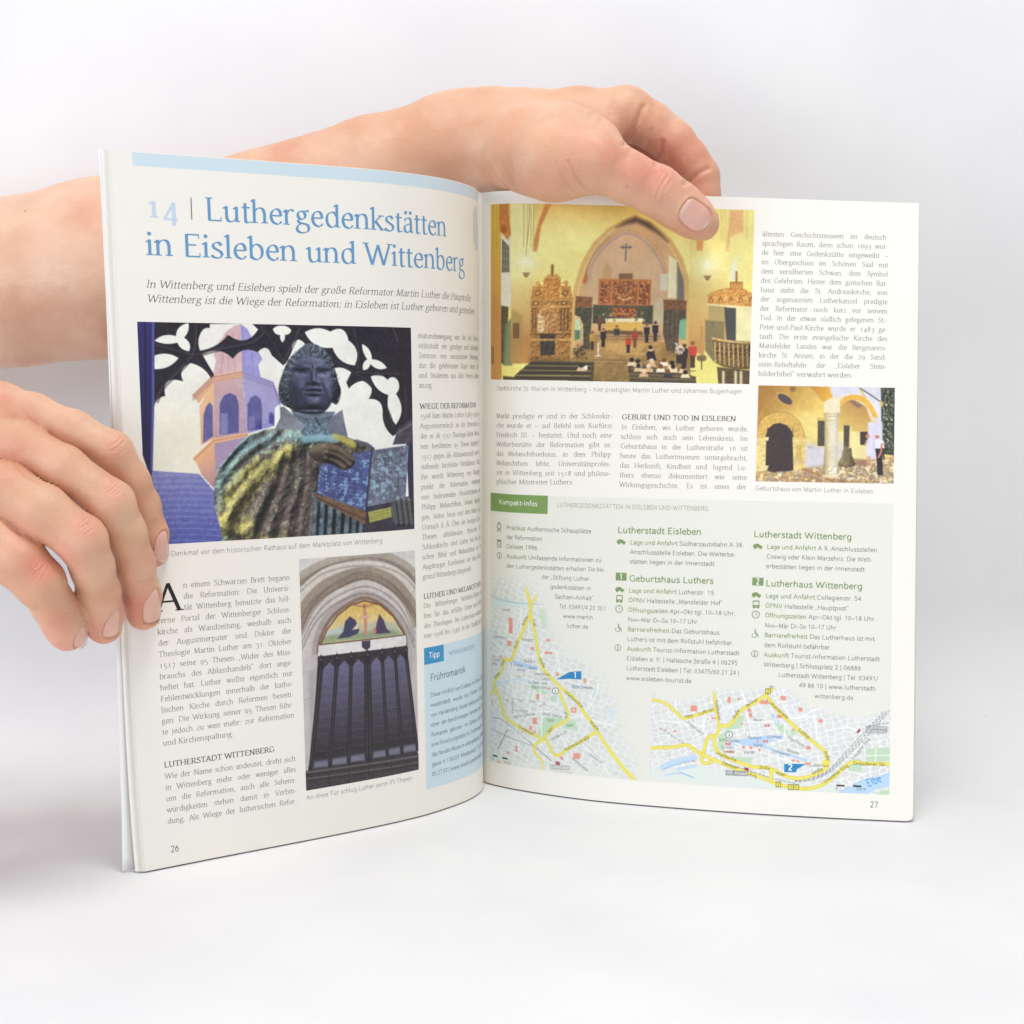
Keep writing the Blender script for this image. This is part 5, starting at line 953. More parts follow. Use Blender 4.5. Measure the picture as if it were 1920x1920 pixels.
for x, y, w, h in ((305, 360, 38, 140), (290, 565, 40, 46), (655, 545, 36, 28), (510, 620, 32, 24), (640, 660, 70, 22), (130, 705, 20, 20), (212, 702, 16, 34), (740, 850, 30, 26), (980, 905, 22, 44), (398, 880, 22, 14), (565, 1040, 24, 50), (278, 1090, 20, 20), (875, 1165, 46, 46), (530, 1255, 40, 60), (500, 1330, 26, 40), (540, 1370, 20, 24), (365, 1515, 22, 56), (280, 1570, 28, 24), (895, 1580, 60, 50), (780, 1610, 28, 26), (170, 1660, 50, 24), (460, 780, 30, 20), (665, 985, 28, 16), (108, 1105, 14, 44), (425, 1380, 18, 18), (600, 1140, 14, 16)):
    c.poly(boxq(x, y, x + w, y + h, 4), RD, .8)
c.poly(boxq(888, 1178, 908, 1198, 3), (226, 228, 220), .8)
c.poly([(345, 735), (400, 752), (572, 798), (560, 828), (440, 802), (336, 764)], (186, 212, 238), 1)
dashes(c, [(110, 1268), (220, 1280), (330, 1345), (540, 1510), (700, 1650)], 7, (150, 152, 150)); dashes(c, [(110, 1370), (300, 1440), (530, 1520), (720, 1660)], 7, (150, 152, 150))
road(c, [(566, 165), (510, 245)], 26); road(c, [(470, 95), (510, 245), (503, 330), (440, 480), (390, 590), (350, 690), (322, 742), (258, 728)], 30); road(c, [(508, 300), (535, 420), (565, 560), (592, 720), (632, 822), (690, 890), (800, 1000), (900, 1080), (970, 1190), (1040, 1290), (1100, 1390), (1200, 1560), (1300, 1710), (1420, 1860)], 30)
road(c, [(258, 730), (228, 830), (170, 912), (140, 955), (152, 1000), (96, 1065)], 28); road(c, [(152, 1000), (200, 1080), (240, 1200), (280, 1272), (400, 1342), (540, 1410), (630, 1450), (700, 1362), (832, 1282), (845, 1210), (800, 1100), (770, 1020)], 28); road(c, [(632, 1452), (560, 1500), (545, 1570), (612, 1650), (628, 1790)], 26); road(c, [(655, 1465), (740, 1602), (850, 1542), (1030, 1430), (1100, 1390)], 28)
c.poly(boxq(740, 1655, 778, 1690, 6), (160, 52, 54), .8); c.poly(boxq(692, 1685, 868, 1728, 12), (150, 151, 150), .8); c.poly(boxq(735, 1740, 880, 1772, 12), (150, 151, 150), .8)
fade(c, [(60, -40), (420, 40), (560, 110), (640, 250), (690, 470), (790, 640), (1000, 760), (1130, 900), (1230, 1120), (1290, 1400), (1420, 1700), (1420, 1900), (1150, 1810), (900, 1730), (400, 1700), (60, 1690)], 30)
c.line([(1180, 1530), (1300, 1710), (1420, 1860)], 30, (241, 228, 100), .8)
c.dot(738, 1015, 31, (96, 98, 96), .7); c.dot(738, 1015, 26, (240, 241, 235), .7); c.poly([(745, 912), (860, 846), (962, 840), (962, 915), (862, 908)], (38, 136, 190), .6)
c.poly([(124, 1608), (178, 1616), (178, 1630), (124, 1622)], (40, 40, 40), .5); c.poly([(178, 1616), (232, 1625), (232, 1639), (178, 1630)], (232, 232, 226), .5); c.poly([(232, 1625), (288, 1634), (288, 1648), (232, 1639)], (40, 40, 40), .5)
c.to_page("street_map", RP, 19.85, 106, 178, 284.9, rp, photo_ink, .045, "street map with yellow main roads and a blue numbered flag 1")

QB = [(47, 74), (1666, 135), (1657, 840), (26, 747)]
d = Paint(460, 204, QB, PANEL, 6)
city(d, 15, 8, -.30, (224, 225, 221), (242, 243, 239), 4)
d.poly([(40, 660), (400, 640), (800, 720), (1300, 780), (1320, 860), (0, 860)], (228, 234, 226), 6)
for p, w in (([(120, 650), (230, 606), (345, 582)], 40), ([(140, 704), (240, 690), (330, 716)], 12), ([(225, 662), (350, 640)], 20)): d.line(p, w, (196, 220, 240), 1)
d.line([(120, 668), (230, 626), (345, 600)], 5, (120, 168, 216), .7, .8); d.line([(240, 682), (335, 716)], 6, (130, 176, 220), .7, .8)
d.poly([(1305, 832), (1400, 782), (1500, 735), (1670, 688), (1670, 785), (1565, 802), (1500, 845), (1300, 850)], (190, 218, 240), 1); d.line([(1305, 830), (1400, 780), (1500, 733), (1580, 726), (1660, 690)], 5, (136, 180, 220), .7, .8); d.poly([(1560, 845), (1600, 815), (1670, 800), (1670, 860), (1560, 860)], (196, 224, 186), 1)
for q in ([(1503, 525), (1670, 512), (1670, 612), (1506, 612)], [(1388, 600), (1476, 598), (1476, 682), (1388, 672)], [(515, 430), (560, 395), (640, 300), (690, 290), (660, 380), (590, 390), (560, 480), (530, 540), (505, 500)], [(600, 570), (738, 580), (734, 622), (620, 592)], [(895, 352), (960, 358), (992, 430), (930, 402)], [(1000, 385), (1030, 380), (1040, 420), (1005, 432)], [(600, 190), (640, 175), (640, 195)], [(700, 250), (730, 245), (740, 310), (710, 300)]): d.poly(q, GRN, 1)
d.line([(1510, 572), (1660, 570)], 8, (240, 244, 232), .8); d.line([(1568, 530), (1568, 640)], 8, (240, 244, 232), .8)
d.poly([(866, 285), (884, 280), (930, 350), (900, 350)], (170, 206, 232), 1); d.poly([(884, 300), (894, 298), (918, 344), (902, 344)], (220, 236, 244), 1)
d.poly([(586, 472), (700, 448), (830, 428), (955, 430), (950, 452), (830, 480), (850, 510), (1120, 592), (1104, 608), (800, 506), (590, 492)], (188, 214, 240), 1)
for p in ([(100, 330), (300, 350), (420, 370)], [(300, 320), (430, 440)], [(420, 280), (400, 420)], [(700, 250), (740, 440)], [(860, 440), (950, 460), (960, 350)], [(900, 80), (1000, 310), (1170, 250)], [(1160, 290), (1180, 460)], [(1000, 310), (1160, 300)], [(620, 480), (860, 560), (1100, 640)], [(540, 250), (680, 200)], [(220, 150), (200, 300)], [(1230, 400), (1400, 380), (1500, 460)], [(660, 110), (700, 230)], [(740, 340), (860, 330)]): d.line(p, 9, (247, 248, 244), .8)
for x, y, w, h in ((315, 225, 46, 40), (570, 165, 22, 40), (790, 188, 56, 26), (930, 158, 36, 30), (1052, 236, 28, 30), (1186, 318, 30, 22), (460, 303, 24, 12), (706, 245, 26, 20), (716, 275, 24, 28), (908, 285, 36, 24), (664, 340, 14, 14), (1105, 500, 30, 24), (672, 496, 20, 20), (722, 500, 20, 20), (782, 516, 14, 20), (1008, 590, 24, 16), (1040, 596, 20, 12), (1098, 612, 36, 18), (136, 385, 12, 12), (198, 395, 18, 12), (560, 532, 50, 14), (640, 172, 16, 14), (436, 430, 20, 14), (770, 464, 14, 10), (1010, 380, 12, 16), (330, 598, 18, 10)):
    d.poly(boxq(x, y, x + w, y + h, 3), RD, .8)
for x, y in ((840, 360), (575, 487), (833, 468)): d.poly(boxq(x - 15, y - 8, x + 15, y + 8, 1), (206, 60, 56), .7); d.line([(x - 10, y), (x + 10, y)], 4, (240, 232, 226), .6); d.line([(x, y - 7), (x, y + 7)], 4, (240, 232, 226), .6)
for o_ in (0, 22, 44): dashes(d, [(1660 - o_, 262 + o_ * .3), (1500 - o_, 450), (1300 - o_ * .6, 650), (1180, 722 - o_ * .4), (1030, 750 - o_ * .3)], 6, (140, 142, 142), 30)
dashes(d, [(1030, 755), (900, 726), (700, 662), (480, 590), (300, 500), (90, 376)], 6, (140, 142, 142), 30); dashes(d, [(1655, 348), (1500, 368)], 6, (140, 142, 142), 30)
YE = (206, 186, 96)
road(d, [(45, 188), (130, 208), (200, 260), (265, 312), (340, 296), (490, 250)], 23, edge=YE); road(d, [(476, 130), (490, 250), (516, 372)], 20, edge=YE); road(d, [(930, 50), (832, 150), (740, 214), (660, 260), (620, 320), (580, 360), (522, 370), (492, 430), (440, 442), (402, 560), (396, 608), (430, 620), (482, 594)], 26, edge=YE)
road(d, [(832, 158), (920, 262), (1040, 380), (1160, 480), (1232, 546), (1246, 640), (1190, 682), (1100, 716), (1030, 720), (960, 702), (860, 652), (740, 640), (620, 600), (530, 560), (492, 520), (480, 445)], 26, edge=YE); road(d, [(40, 520), (200, 510), (290, 496), (370, 545), (480, 596), (640, 660), (800, 712), (920, 762), (1060, 790), (1180, 780), (1280, 722), (1400, 620), (1500, 624), (1680, 632)], 26, edge=YE)
road(d, [(870, 660), (872, 735)], 24, edge=YE); road(d, [(1100, 790), (1100, 822)], 20, edge=YE); d.dot(1236, 622, 27, (241, 228, 100), .6)
fade(d, [(20, 120), (120, 190), (280, 190), (440, 160), (500, 110), (650, 130), (840, 100), (930, 30), (1010, 150), (1150, 230), (1300, 290), (1480, 320), (1640, 260), (1700, 250), (1700, 870), (1300, 850), (1100, 835), (900, 815), (500, 790), (200, 750), (20, 740)], 9)
d.poly(boxq(1502, 368, 1644, 392, 4), (150, 151, 150), .7); d.poly(boxq(1502, 390, 1644, 416, 4), (150, 151, 150), .7); d.poly(boxq(560, 666, 716, 700, 6), (150, 151, 150), .7); d.poly([(1440, 408), (1460, 386), (1468, 396), (1450, 420)], (168, 44, 46), .6); d.poly([(690, 645), (720, 654), (716, 670), (688, 662)], (168, 44, 46), .6)
for x, y, w in ((846, 127, 18), (920, 762, 18), (1022, 780, 36)): d.poly(boxq(x - w, y - 19, x + w, y + 19, 1), (90, 84, 40), .5); d.poly(boxq(x - w + 4, y - 15, x + w - 4, y + 15, 1), (241, 228, 100), .5)
d.dot(583, 425, 25, (96, 98, 96), .6); d.dot(583, 425, 21, (240, 241, 236), .6); d.poly([(958, 622), (1042, 622), (1104, 626), (1042, 660), (1040, 680), (958, 678)], (38, 136, 190), .5)
for a_, col in ((1308, (40, 40, 40)), (1363, (232, 232, 228)), (1418, (40, 40, 40))): d.poly([(a_, 766 + (a_ - 1308) * .05), (a_ + 55, 769 + (a_ - 1308) * .05), (a_ + 55, 780 + (a_ - 1308) * .05), (a_, 777 + (a_ - 1308) * .05)], col, .5)
d.to_page("street_map", RP, 108, 220.15, 236.2, 284.95, rp, photo_ink, .045, "street map with yellow ring roads, a river and a blue numbered flag 2")

def map_labels(name, quad, s0, s1, v0, v1, labs, off=.07):
    V, F, Mi, cols, n = [], [], [], [], 0
    for (t, x0, y0, x1, y1, st) in labs:
        u, w = _bilinv(quad, np.array([x0, x1], float), np.array([y0, y1], float)); a, b = np.stack([s0 + u * (s1 - s0), v0 + w * (v1 - v0)], 1)
        L = np.hypot(*(b - a)); e = (b - a) / L
        for col, (s, v, o, q) in text_quads([(st, t, 0.0, L, 0.0)], off).items():
            V.append(RP.P(a[0] + s * e[0] - v * e[1], a[1] + s * e[1] + v * e[0], o)); F.append(q + n); n += len(s)
            if col not in cols: cols.append(col)
            Mi.append(np.full(len(q), cols.index(col)))
    o = mesh(name, np.concatenate(V), np.concatenate(F), ink(cols[0]), rp, smooth=False)
    for k in cols[1:]: o.data.materials.append(ink(k))
    o.data.polygons.foreach_set("material_index", np.concatenate(Mi).astype(np.int32))
map_labels("map_lettering", QA, 19.85, 106, 178, 284.9, [('Dumestr.', 230, 305, 328, 301, 'm'), ('Breite', 452, 432, 490, 352, 'mk'), ('Frei-', 528, 378, 546, 448, 'mk'), ('Katharinenstr.', 145, 545, 288, 556, 'm'), ('Anstaltstr.', 430, 566, 548, 571, 'm'), ('Nuß-', 372, 642, 408, 562, 'mk'), ('straße', 588, 722, 628, 808, 'mk'), ('Rathaus', 455, 756, 552, 764, 'm'),
    ('St. Andreas-', 320, 790, 446, 800, 'm'), ('kirche', 388, 834, 462, 842, 'm'), ('Markt', 498, 820, 570, 824, 'm'), ('St.-Annen-', 114, 752, 216, 760, 'm'), ('Kirche', 114, 790, 178, 796, 'm'), ('Weg', 234, 802, 262, 746, 'mk'), ('Breiter', 150, 918, 212, 866, 'mk'), ('Geburtshaus', 542, 870, 690, 880, 'm'), ('Luthers', 605, 916, 692, 922, 'm'), ('St.-Peter-und-', 490, 950, 668, 957, 'm'), ('Paul-Kirche', 525, 990, 662, 997, 'm'),
    ('Hallesche', 818, 1030, 968, 1172, 'mk'), ('Straße', 1030, 1298, 1098, 1382, 'mk'), ('Rammberg', 350, 1222, 350, 1082, 'm'), ('Clara', 388, 1110, 446, 1116, 'm'), ('Zetkin-', 497, 1120, 568, 1127, 'm'), ('Str.', 620, 1140, 656, 1144, 'm'), ('Alte Feldstr.', 365, 1208, 492, 1216, 'm'), ('Geschw.-Scholl-Str.', 345, 1266, 562, 1232, 'm'), ('Querf.-Parkstr.', 620, 1226, 802, 1268, 'm'), ('Stadt-', 660, 1290, 730, 1295, 'm'), ('park', 840, 1336, 896, 1340, 'm'),
    ('Friedensstr.', 398, 1350, 545, 1424, 'mk'), ('Bahn-', 680, 1402, 726, 1348, 'mk'), ('hof', 846, 1262, 840, 1205, 'mk'), ('Karl-Marx-Str.', 698, 1470, 852, 1388, 'm'), ('Rathenaustraße', 826, 1562, 1034, 1446, 'mk'), ('Schillerstr.', 1030, 1600, 1142, 1692, 'm'), ('Bergmannsallee', 885, 1640, 1012, 1748, 'm'), ('Wimmelburger Weg', 192, 1562, 302, 1372, 'm'), ('Lutherstadt', 700, 1712, 862, 1726, 'mw'), ('Eisleben', 750, 1764, 868, 1776, 'mw'), ('0', 122, 1654, 134, 1656, 'm'), ('300 m', 250, 1682, 320, 1692, 'm'),
    ('Böse Sieben', 880, 992, 1058, 1004, 'm'), ('1', 895, 898, 926, 900, 'n1'), ('i', 731, 1030, 745, 1030, 'mi')])
map_labels("map_lettering", QB, 108, 220.15, 236.2, 284.95, [('Hans-', 278, 312, 338, 300, 'mk'), ('Lufft-Str.', 378, 292, 482, 258, 'mk'), ('Puschkin-str.', 484, 190, 508, 332, 'mk'), ('Dobschützstr.', 290, 346, 408, 432, 'm'), ('Berliner', 704, 236, 780, 190, 'mk'), ('Str.', 866, 114, 890, 92, 'mk'), ('2', 839, 139, 853, 139, 'mn'), ('Straße', 618, 318, 655, 262, 'mk'), ('Lutherstraße', 832, 192, 975, 318, 'mk'), ('Luther-', 1052, 394, 1130, 464, 'mk'), ('straße', 1226, 540, 1246, 602, 'mk'), ('Mauer-', 748, 330, 814, 332, 'm'),
    ('Rathaus', 713, 452, 804, 454, 'm'), ('Jüdenstr.', 838, 446, 942, 450, 'm'), ('Schlossplatz', 514, 468, 654, 473, 'm'), ('Markt', 750, 502, 812, 506, 'm'), ('Schloss-', 530, 518, 616, 520, 'm'), ('kirche', 543, 546, 620, 549, 'm'), ('Wallstr.', 682, 550, 762, 553, 'm'), ('Fleischerstr.', 980, 450, 1096, 512, 'm'), ('Mittelstr.', 975, 540, 1066, 564, 'm'), ('Collegienstr.', 873, 540, 1000, 574, 'm'), ('Hallesche', 494, 558, 630, 608, 'mk'), ('Dessauer', 536, 622, 638, 660, 'mk'), ('Straße', 788, 652, 858, 664, 'mk'), ('Ring', 722, 702, 770, 718, 'mk'), ('Weser-', 898, 690, 972, 710, 'mk'),
    ('straße', 1150, 696, 1218, 668, 'mk'), ('Dresdener Ring', 1236, 756, 1388, 642, 'mk'), ('Dresdener Ring', 1422, 602, 1532, 458, 'm'), ('Dresdener Str.', 1420, 632, 1642, 644, 'mk'), ('Lutherhaus', 1130, 642, 1256, 645, 'm'), ('Elbe', 1520, 784, 1608, 748, 'me'), ('Lutherstadt', 1507, 388, 1640, 392, 'mw'), ('Wittenberg', 1507, 412, 1638, 416, 'mw'), ('WB.-Altstadt', 566, 692, 710, 698, 'mw'), ('2', 914, 772, 926, 772, 'mn'), ('187', 1000, 792, 1044, 793, 'mn'), ('0', 1304, 802, 1316, 802, 'm'), ('300 m', 1438, 808, 1504, 810, 'm'), ('2', 984, 664, 1014, 666, 'n1'), ('i', 577, 438, 589, 438, 'mi')])

# ---------------------------------------------------------------- pictograms beside the info lines
def pictogram(name, shapes, parent, page, col, off=.09):
    V, F, n = [], [], 0
    for li, (kind, *a) in enumerate(shapes):
        if kind == 'bar':
            pts, w = np.array(a[0], float), a[1] / 2
            dd = np.gradient(pts, axis=0); dd /= np.linalg.norm(dd, axis=1, keepdims=True) + 1e-9; nn = np.stack([-dd[:, 1], dd[:, 0]], 1)
            L, R_ = pts + nn * w, pts - nn * w
        elif kind == 'ring':
            x, y, r, w = a[:4]; t0, t1 = a[4:6] if len(a) > 4 else (0, 2 * math.pi); t = np.linspace(t0, t1, 28)
            L = np.stack([x + (r + w / 2) * np.cos(t), y + (r + w / 2) * np.sin(t)], 1); R_ = np.stack([x + (r - w / 2) * np.cos(t), y + (r - w / 2) * np.sin(t)], 1)
        elif kind == 'disc':
            x, y, r = a; t = np.linspace(0, math.pi, 12); L = np.stack([x + r * np.cos(t), y + r * np.sin(t)], 1); R_ = np.stack([x + r * np.cos(t), y - r * np.sin(t)], 1)
        else:                         # 'strip': upper and lower outline
            L, R_ = np.array(a[0], float), np.array(a[1], float)
        m = len(L); v = np.stack([L, R_], 1).reshape(-1, 2); i = n + 2 * np.arange(m - 1)
        V.append(page.P(v[:, 0], v[:, 1], np.full(len(v), off + .0015 * li))); F.append(np.stack([i, i + 1, i + 3, i + 2], 1)); n += 2 * m
    return mesh(name, np.concatenate(V), np.concatenate(F), ink(col), parent, smooth=False)
GI = (132, 156, 100)
def car_i(x, y): return [('strip', [(x - 2.2, y - .2), (x - 1.7, y - 1.0), (x - .6, y - 1.3), (x + .5, y - 1.2), (x + 1.2, y - .5), (x + 2.1, y - .2), (x + 2.3, y + .5)], [(x - 2.2, y + .5), (x - 1.7, y + .6), (x - .6, y + .6), (x + .5, y + .6), (x + 1.2, y + .6), (x + 2.1, y + .6), (x + 2.3, y + .55)]), ('disc', x - 1.2, y + .75, .55), ('disc', x + 1.3, y + .75, .55)]
def bus_i(x, y): return [('bar', [(x - 1.5, y - 1.7), (x + 1.5, y - 1.7)], .5), ('bar', [(x - 1.4, y - 1.8), (x - 1.4, y + 1.5)], .4), ('bar', [(x + 1.4, y - 1.8), (x + 1.4, y + 1.5)], .4), ('bar', [(x - 1.5, y + .5), (x + 1.5, y + .5)], .5), ('bar', [(x - 1.5, y + 1.25), (x + 1.5, y + 1.25)], .55), ('disc', x - .9, y + .9, .3), ('disc', x + .9, y + .9, .3), ('bar', [(x - 1.1, y + 1.4), (x - 1.1, y + 1.95)], .5), ('bar', [(x + 1.1, y + 1.4), (x + 1.1, y + 1.95)], .5)]
def clock_i(x, y): return [('ring', x, y, 1.75, .32), ('bar', [(x, y), (x, y - 1.2)], .25), ('bar', [(x, y), (x + .9, y)], .25)] + [('bar', [(x + 1.3 * math.cos(t), y + 1.3 * math.sin(t)), (x + 1.6 * math.cos(t), y + 1.6 * math.sin(t))], .18) for t in np.arange(8) * math.pi / 4]
def chair_i(x, y): return [('ring', x - .4, y + .8, 1.1, .3, -1.2, 4.0), ('disc', x - .1, y - 1.8, .35), ('bar', [(x - .1, y - 1.3), (x, y + .1)], .5), ('bar', [(x - .1, y + .1), (x + 1.0, y + .1)], .4), ('bar', [(x + 1.0, y), (x + 1.5, y + 1.6)], .4), ('bar', [(x, y - .7), (x + .8, y - .7)], .25)]
def info_i(x, y): return [('ring', x, y, 1.55, .28), ('disc', x, y - .75, .3), ('bar', [(x, y - .3), (x, y + .95)], .42), ('bar', [(x - .35, y + .95), (x + .35, y + .95)], .25)]
medal = [('ring', 26.1, 162.6, 1.35, .45), ('bar', [(25.4, 160.7), (26.8, 160.7)], .5), ('bar', [(25.5, 163.9), (25.2, 165.4)], .6), ('bar', [(26.7, 163.9), (27.0, 165.4)], .6)]
cal = [('bar', [(24.7, 169.8), (27.5, 169.8)], 1.1), ('bar', [(24.8, 170.2), (24.8, 173.2)], .35), ('bar', [(27.4, 170.2), (27.4, 173.2)], .35), ('bar', [(24.7, 173.1), (27.5, 173.1)], .3), ('bar', [(25.6, 171.2), (26.1, 172.4)], .3), ('bar', [(26.6, 171.2), (26.6, 172.4)], .3)]
for nm, sh in (("medal_pictogram", medal), ("calendar_pictogram", cal), ("info_pictogram", info_i(26.3, 177.3))): pictogram(nm, sh, rp, RP, GI)
for x, ys in ((90.6, (167.6, 191.0, 195.6, 200.5, 209.9, 219.7)), (156.6, (168.1, 191.6, 196.2, 201.0, 210.2, 220.0))):
    for fn, nm, y in zip((car_i, car_i, bus_i, clock_i, chair_i, info_i), ("car_pictogram", "car_pictogram", "bus_pictogram", "clock_pictogram", "wheelchair_pictogram", "info_pictogram"), ys): pictogram(nm, fn(x, y), rp, RP, GI)
for (x0, y0, x1, y1), t in (((88.4, 182.7, 93.8, 186.5), '1'), ((154.5, 183.2, 159.8, 187.0), '2')):
    printed_poly("number_tag", RP, [(x0, y0, x1, y1)], (132, 158, 102), rp, .075); printed_text("number_tag_figure", RP, [('n1', t, (x0 + x1) / 2 - .7, (x0 + x1) / 2 + .7, y1 - .6)], rp, off=.11)
pictogram("country_outline", [('strip', [(195.2, 18.5), (196.6, 9.6), (198.0, 11.0), (199.2, 6.8), (200.4, 9.8), (203, 8.5), (206, 7.6), (208, 10)], [(195.4, 19.5), (196.4, 27.6), (198.2, 25.0), (199.4, 29.2), (200.6, 29.4), (203, 28.6), (206, 29.0), (208, 26)])], lp, LP, (214, 219, 226), .03)
for y in (15.6, 16.8): pictogram("country_outline", [('bar', [(199.0, y), (206.5, y)], .45)], lp, LP, (168, 170, 174), .05)
# ---------------------------------------------------------------- the person's two bare arms: tapered limbs fused in a distance field
def at(px, py, Y):
    """world point (mm) at distance Y seen at photo position px, py"""
    x = (px - 960) / FPX; y = -(py - 960) / FPX
    d = np.array([x, math.cos(PIT) + y * math.sin(PIT), -math.sin(PIT) + y * math.cos(PIT)])
    return CAM + d * (Y - CAM[1]) / d[1]

class Field:
    def __init__(o, lo, hi, h):
        o.lo = np.array(lo, float); o.h = h
        o.n = np.ceil((np.array(hi) - o.lo) / h).astype(int) + 1
        o.ax = [o.lo[i] + h * np.arange(o.n[i]) for i in range(3)]
    def new(o): return np.full(o.n, 60.0, np.float32)
    def cone(o, D, a, b, ra, rb, k=2.0):
        a = np.asarray(a, float); b = np.asarray(b, float); m = max(ra, rb) + k * 2 + 5
        i0 = np.clip(((np.minimum(a, b) - m - o.lo) / o.h).astype(int), 0, o.n - 1); i1 = np.clip(((np.maximum(a, b) + m - o.lo) / o.h).astype(int) + 1, 1, o.n)
        sl = tuple(slice(i0[i], i1[i]) for i in range(3))
        if min(i1 - i0) <= 0: return
        X = (o.ax[0][sl[0]] - a[0]).astype(np.float32)[:, None, None]; Y = (o.ax[1][sl[1]] - a[1]).astype(np.float32)[None, :, None]; Z = (o.ax[2][sl[2]] - a[2]).astype(np.float32)[None, None, :]
        ba = b - a; l2 = max(ba @ ba, 1e-6)
        t = np.clip((X * ba[0] + Y * ba[1] + Z * ba[2]) / l2, 0, 1)
        d = np.sqrt((X - t * ba[0]) ** 2 + (Y - t * ba[1]) ** 2 + (Z - t * ba[2]) ** 2) - (ra + (rb - ra) * (t * t * (3 - 2 * t) * .35 + t * .65))
        D[sl] = smin(D[sl], d, k)
    def chain(o, D, pts, rad, k=2.0):
        for i in range(len(pts) - 1): o.cone(D, pts[i], pts[i + 1], rad[i], rad[i + 1], k)

def smin(a, b, k):
    h = np.maximum(k - np.abs(a - b), 0) / k
    return np.minimum(a, b) - h * h * k * .25

def nets(D, F):
    """surface nets: level set D = 0 -> vertices (mm), quads"""
    s = D < 0
    nx, ny, nz = D.shape
    c = np.zeros((nx - 1, ny - 1, nz - 1), np.int8)
    for i in (0, 1):
        for j in (0, 1):
            for k in (0, 1): c += s[i:nx - 1 + i, j:ny - 1 + j, k:nz - 1 + k]
    act = (c > 0) & (c < 8)
    I = np.argwhere(act); idx = np.full(act.shape, -1, np.int32); idx[act] = np.arange(len(I))
    acc = np.zeros((len(I), 3)); cnt = np.zeros(len(I))
    cor = [(i, j, k) for i in (0, 1) for j in (0, 1) for k in (0, 1)]
    for p in cor:
        for q in cor:
            if sum(abs(np.subtract(p, q))) == 1 and p < q:
                dp = D[I[:, 0] + p[0], I[:, 1] + p[1], I[:, 2] + p[2]]; dq = D[I[:, 0] + q[0], I[:, 1] + q[1], I[:, 2] + q[2]]
                m = (dp < 0) != (dq < 0)
                t = np.where(m, dp / np.where(m, dp - dq, 1), 0)[:, None]
                acc += np.where(m[:, None], np.array(p) + t * (np.array(q) - np.array(p)), 0); cnt += m
    V = F.lo + F.h * (I + acc / cnt[:, None])
    Q = []
    for a in range(3):
        b, e = (a + 1) % 3, (a + 2) % 3
        lo = [slice(None)] * 3; hi = [slice(None)] * 3; lo[a] = slice(0, -1); hi[a] = slice(1, None)
        ch = s[tuple(lo)] != s[tuple(hi)]
        E = np.argwhere(ch); E = E[(E[:, b] > 0) & (E[:, e] > 0) & (E[:, b] < D.shape[b] - 1) & (E[:, e] < D.shape[e] - 1)]
        ins = s[E[:, 0], E[:, 1], E[:, 2]]
        def g(db, de):
            K = E.copy(); K[:, b] += db; K[:, e] += de
            return idx[K[:, 0], K[:, 1], K[:, 2]]
        q = np.stack([g(-1, -1), g(0, -1), g(0, 0), g(-1, 0)], 1)
        q = np.where(ins[:, None], q, q[:, ::-1])
        Q.append(q)
    return V, np.concatenate(Q)

def relax(V, Q, it, lam=.5):
    E = np.concatenate([Q[:, [0, 1]], Q[:, [1, 2]], Q[:, [2, 3]], Q[:, [3, 0]]]); n = len(V)
    deg = np.bincount(E.ravel(), minlength=n)[:, None]
    for i in range(it):
        for l in (lam, -lam * 1.02) if i % 2 else (lam,):
            S = np.zeros_like(V)
            for c in range(3):
                S[:, c] = np.bincount(E[:, 0], V[E[:, 1], c], n) + np.bincount(E[:, 1], V[E[:, 0], c], n)
            V = V + l * (S / deg - V)
    return V

def subdivide(V, Q):
    E = np.sort(np.concatenate([Q[:, [0, 1]], Q[:, [1, 2]], Q[:, [2, 3]], Q[:, [3, 0]]]), axis=1); n = len(V); m = len(Q)
    key = E[:, 0].astype(np.int64) * n + E[:, 1]; u, inv = np.unique(key, return_inverse=True); inv = inv.reshape(-1)
    mid = .5 * (V[u // n] + V[u % n]); e = (n + inv).reshape(4, m); c = n + len(u) + np.arange(m)
    return np.concatenate([V, mid, V[Q].mean(1)]), np.concatenate([np.stack([Q[:, k], e[k], c, e[k - 1]], 1) for k in range(4)])

def vnormals(V, Q):
    a = np.cross(V[Q[:, 2]] - V[Q[:, 0]], V[Q[:, 3]] - V[Q[:, 1]])
    N = np.zeros_like(V)
    for c in range(3):
        for k in range(4): N[:, c] += np.bincount(Q[:, k], a[:, c], len(V))
    return N / (np.linalg.norm(N, axis=1, keepdims=True) + 1e-9)

def segdist(P, line):
    """distance of image points to a polyline"""
    L = np.array(line, float); best = np.full(len(P), 1e9)
    for a, b in zip(L[:-1], L[1:]):
        ab = b - a; t = np.clip(((P - a) @ ab) / (ab @ ab), 0, 1)
        best = np.minimum(best, np.hypot(*(P - a - t[:, None] * ab).T))
    return best

_rng = np.random.default_rng(4)
def vnoise(P, s, seed=0):
    """smooth 3-D value noise in [-1, 1]"""
    T = np.random.default_rng(seed).uniform(-1, 1, (32, 32, 32)); q = np.asarray(P) / s
    i = np.floor(q).astype(int); f = q - i; f = f * f * (3 - 2 * f); out = 0
    for dx in (0, 1):
        for dy in (0, 1):
            for dz in (0, 1):
                w = np.abs(1 - dx - f[..., 0]) * np.abs(1 - dy - f[..., 1]) * np.abs(1 - dz - f[..., 2])
                out = out + w * T[(i[..., 0] + dx) % 32, (i[..., 1] + dy) % 32, (i[..., 2] + dz) % 32]
    return out

def sample(D, F, P):
    q = (P - F.lo) / F.h; i = np.clip(np.floor(q).astype(int), 0, F.n - 2); f = q - i; out = 0
    for dx in (0, 1):
        for dy in (0, 1):
            for dz in (0, 1):
                out = out + np.abs(1 - dx - f[:, 0]) * np.abs(1 - dy - f[:, 1]) * np.abs(1 - dz - f[:, 2]) * D[i[:, 0] + dx, i[:, 1] + dy, i[:, 2] + dz]
    return out

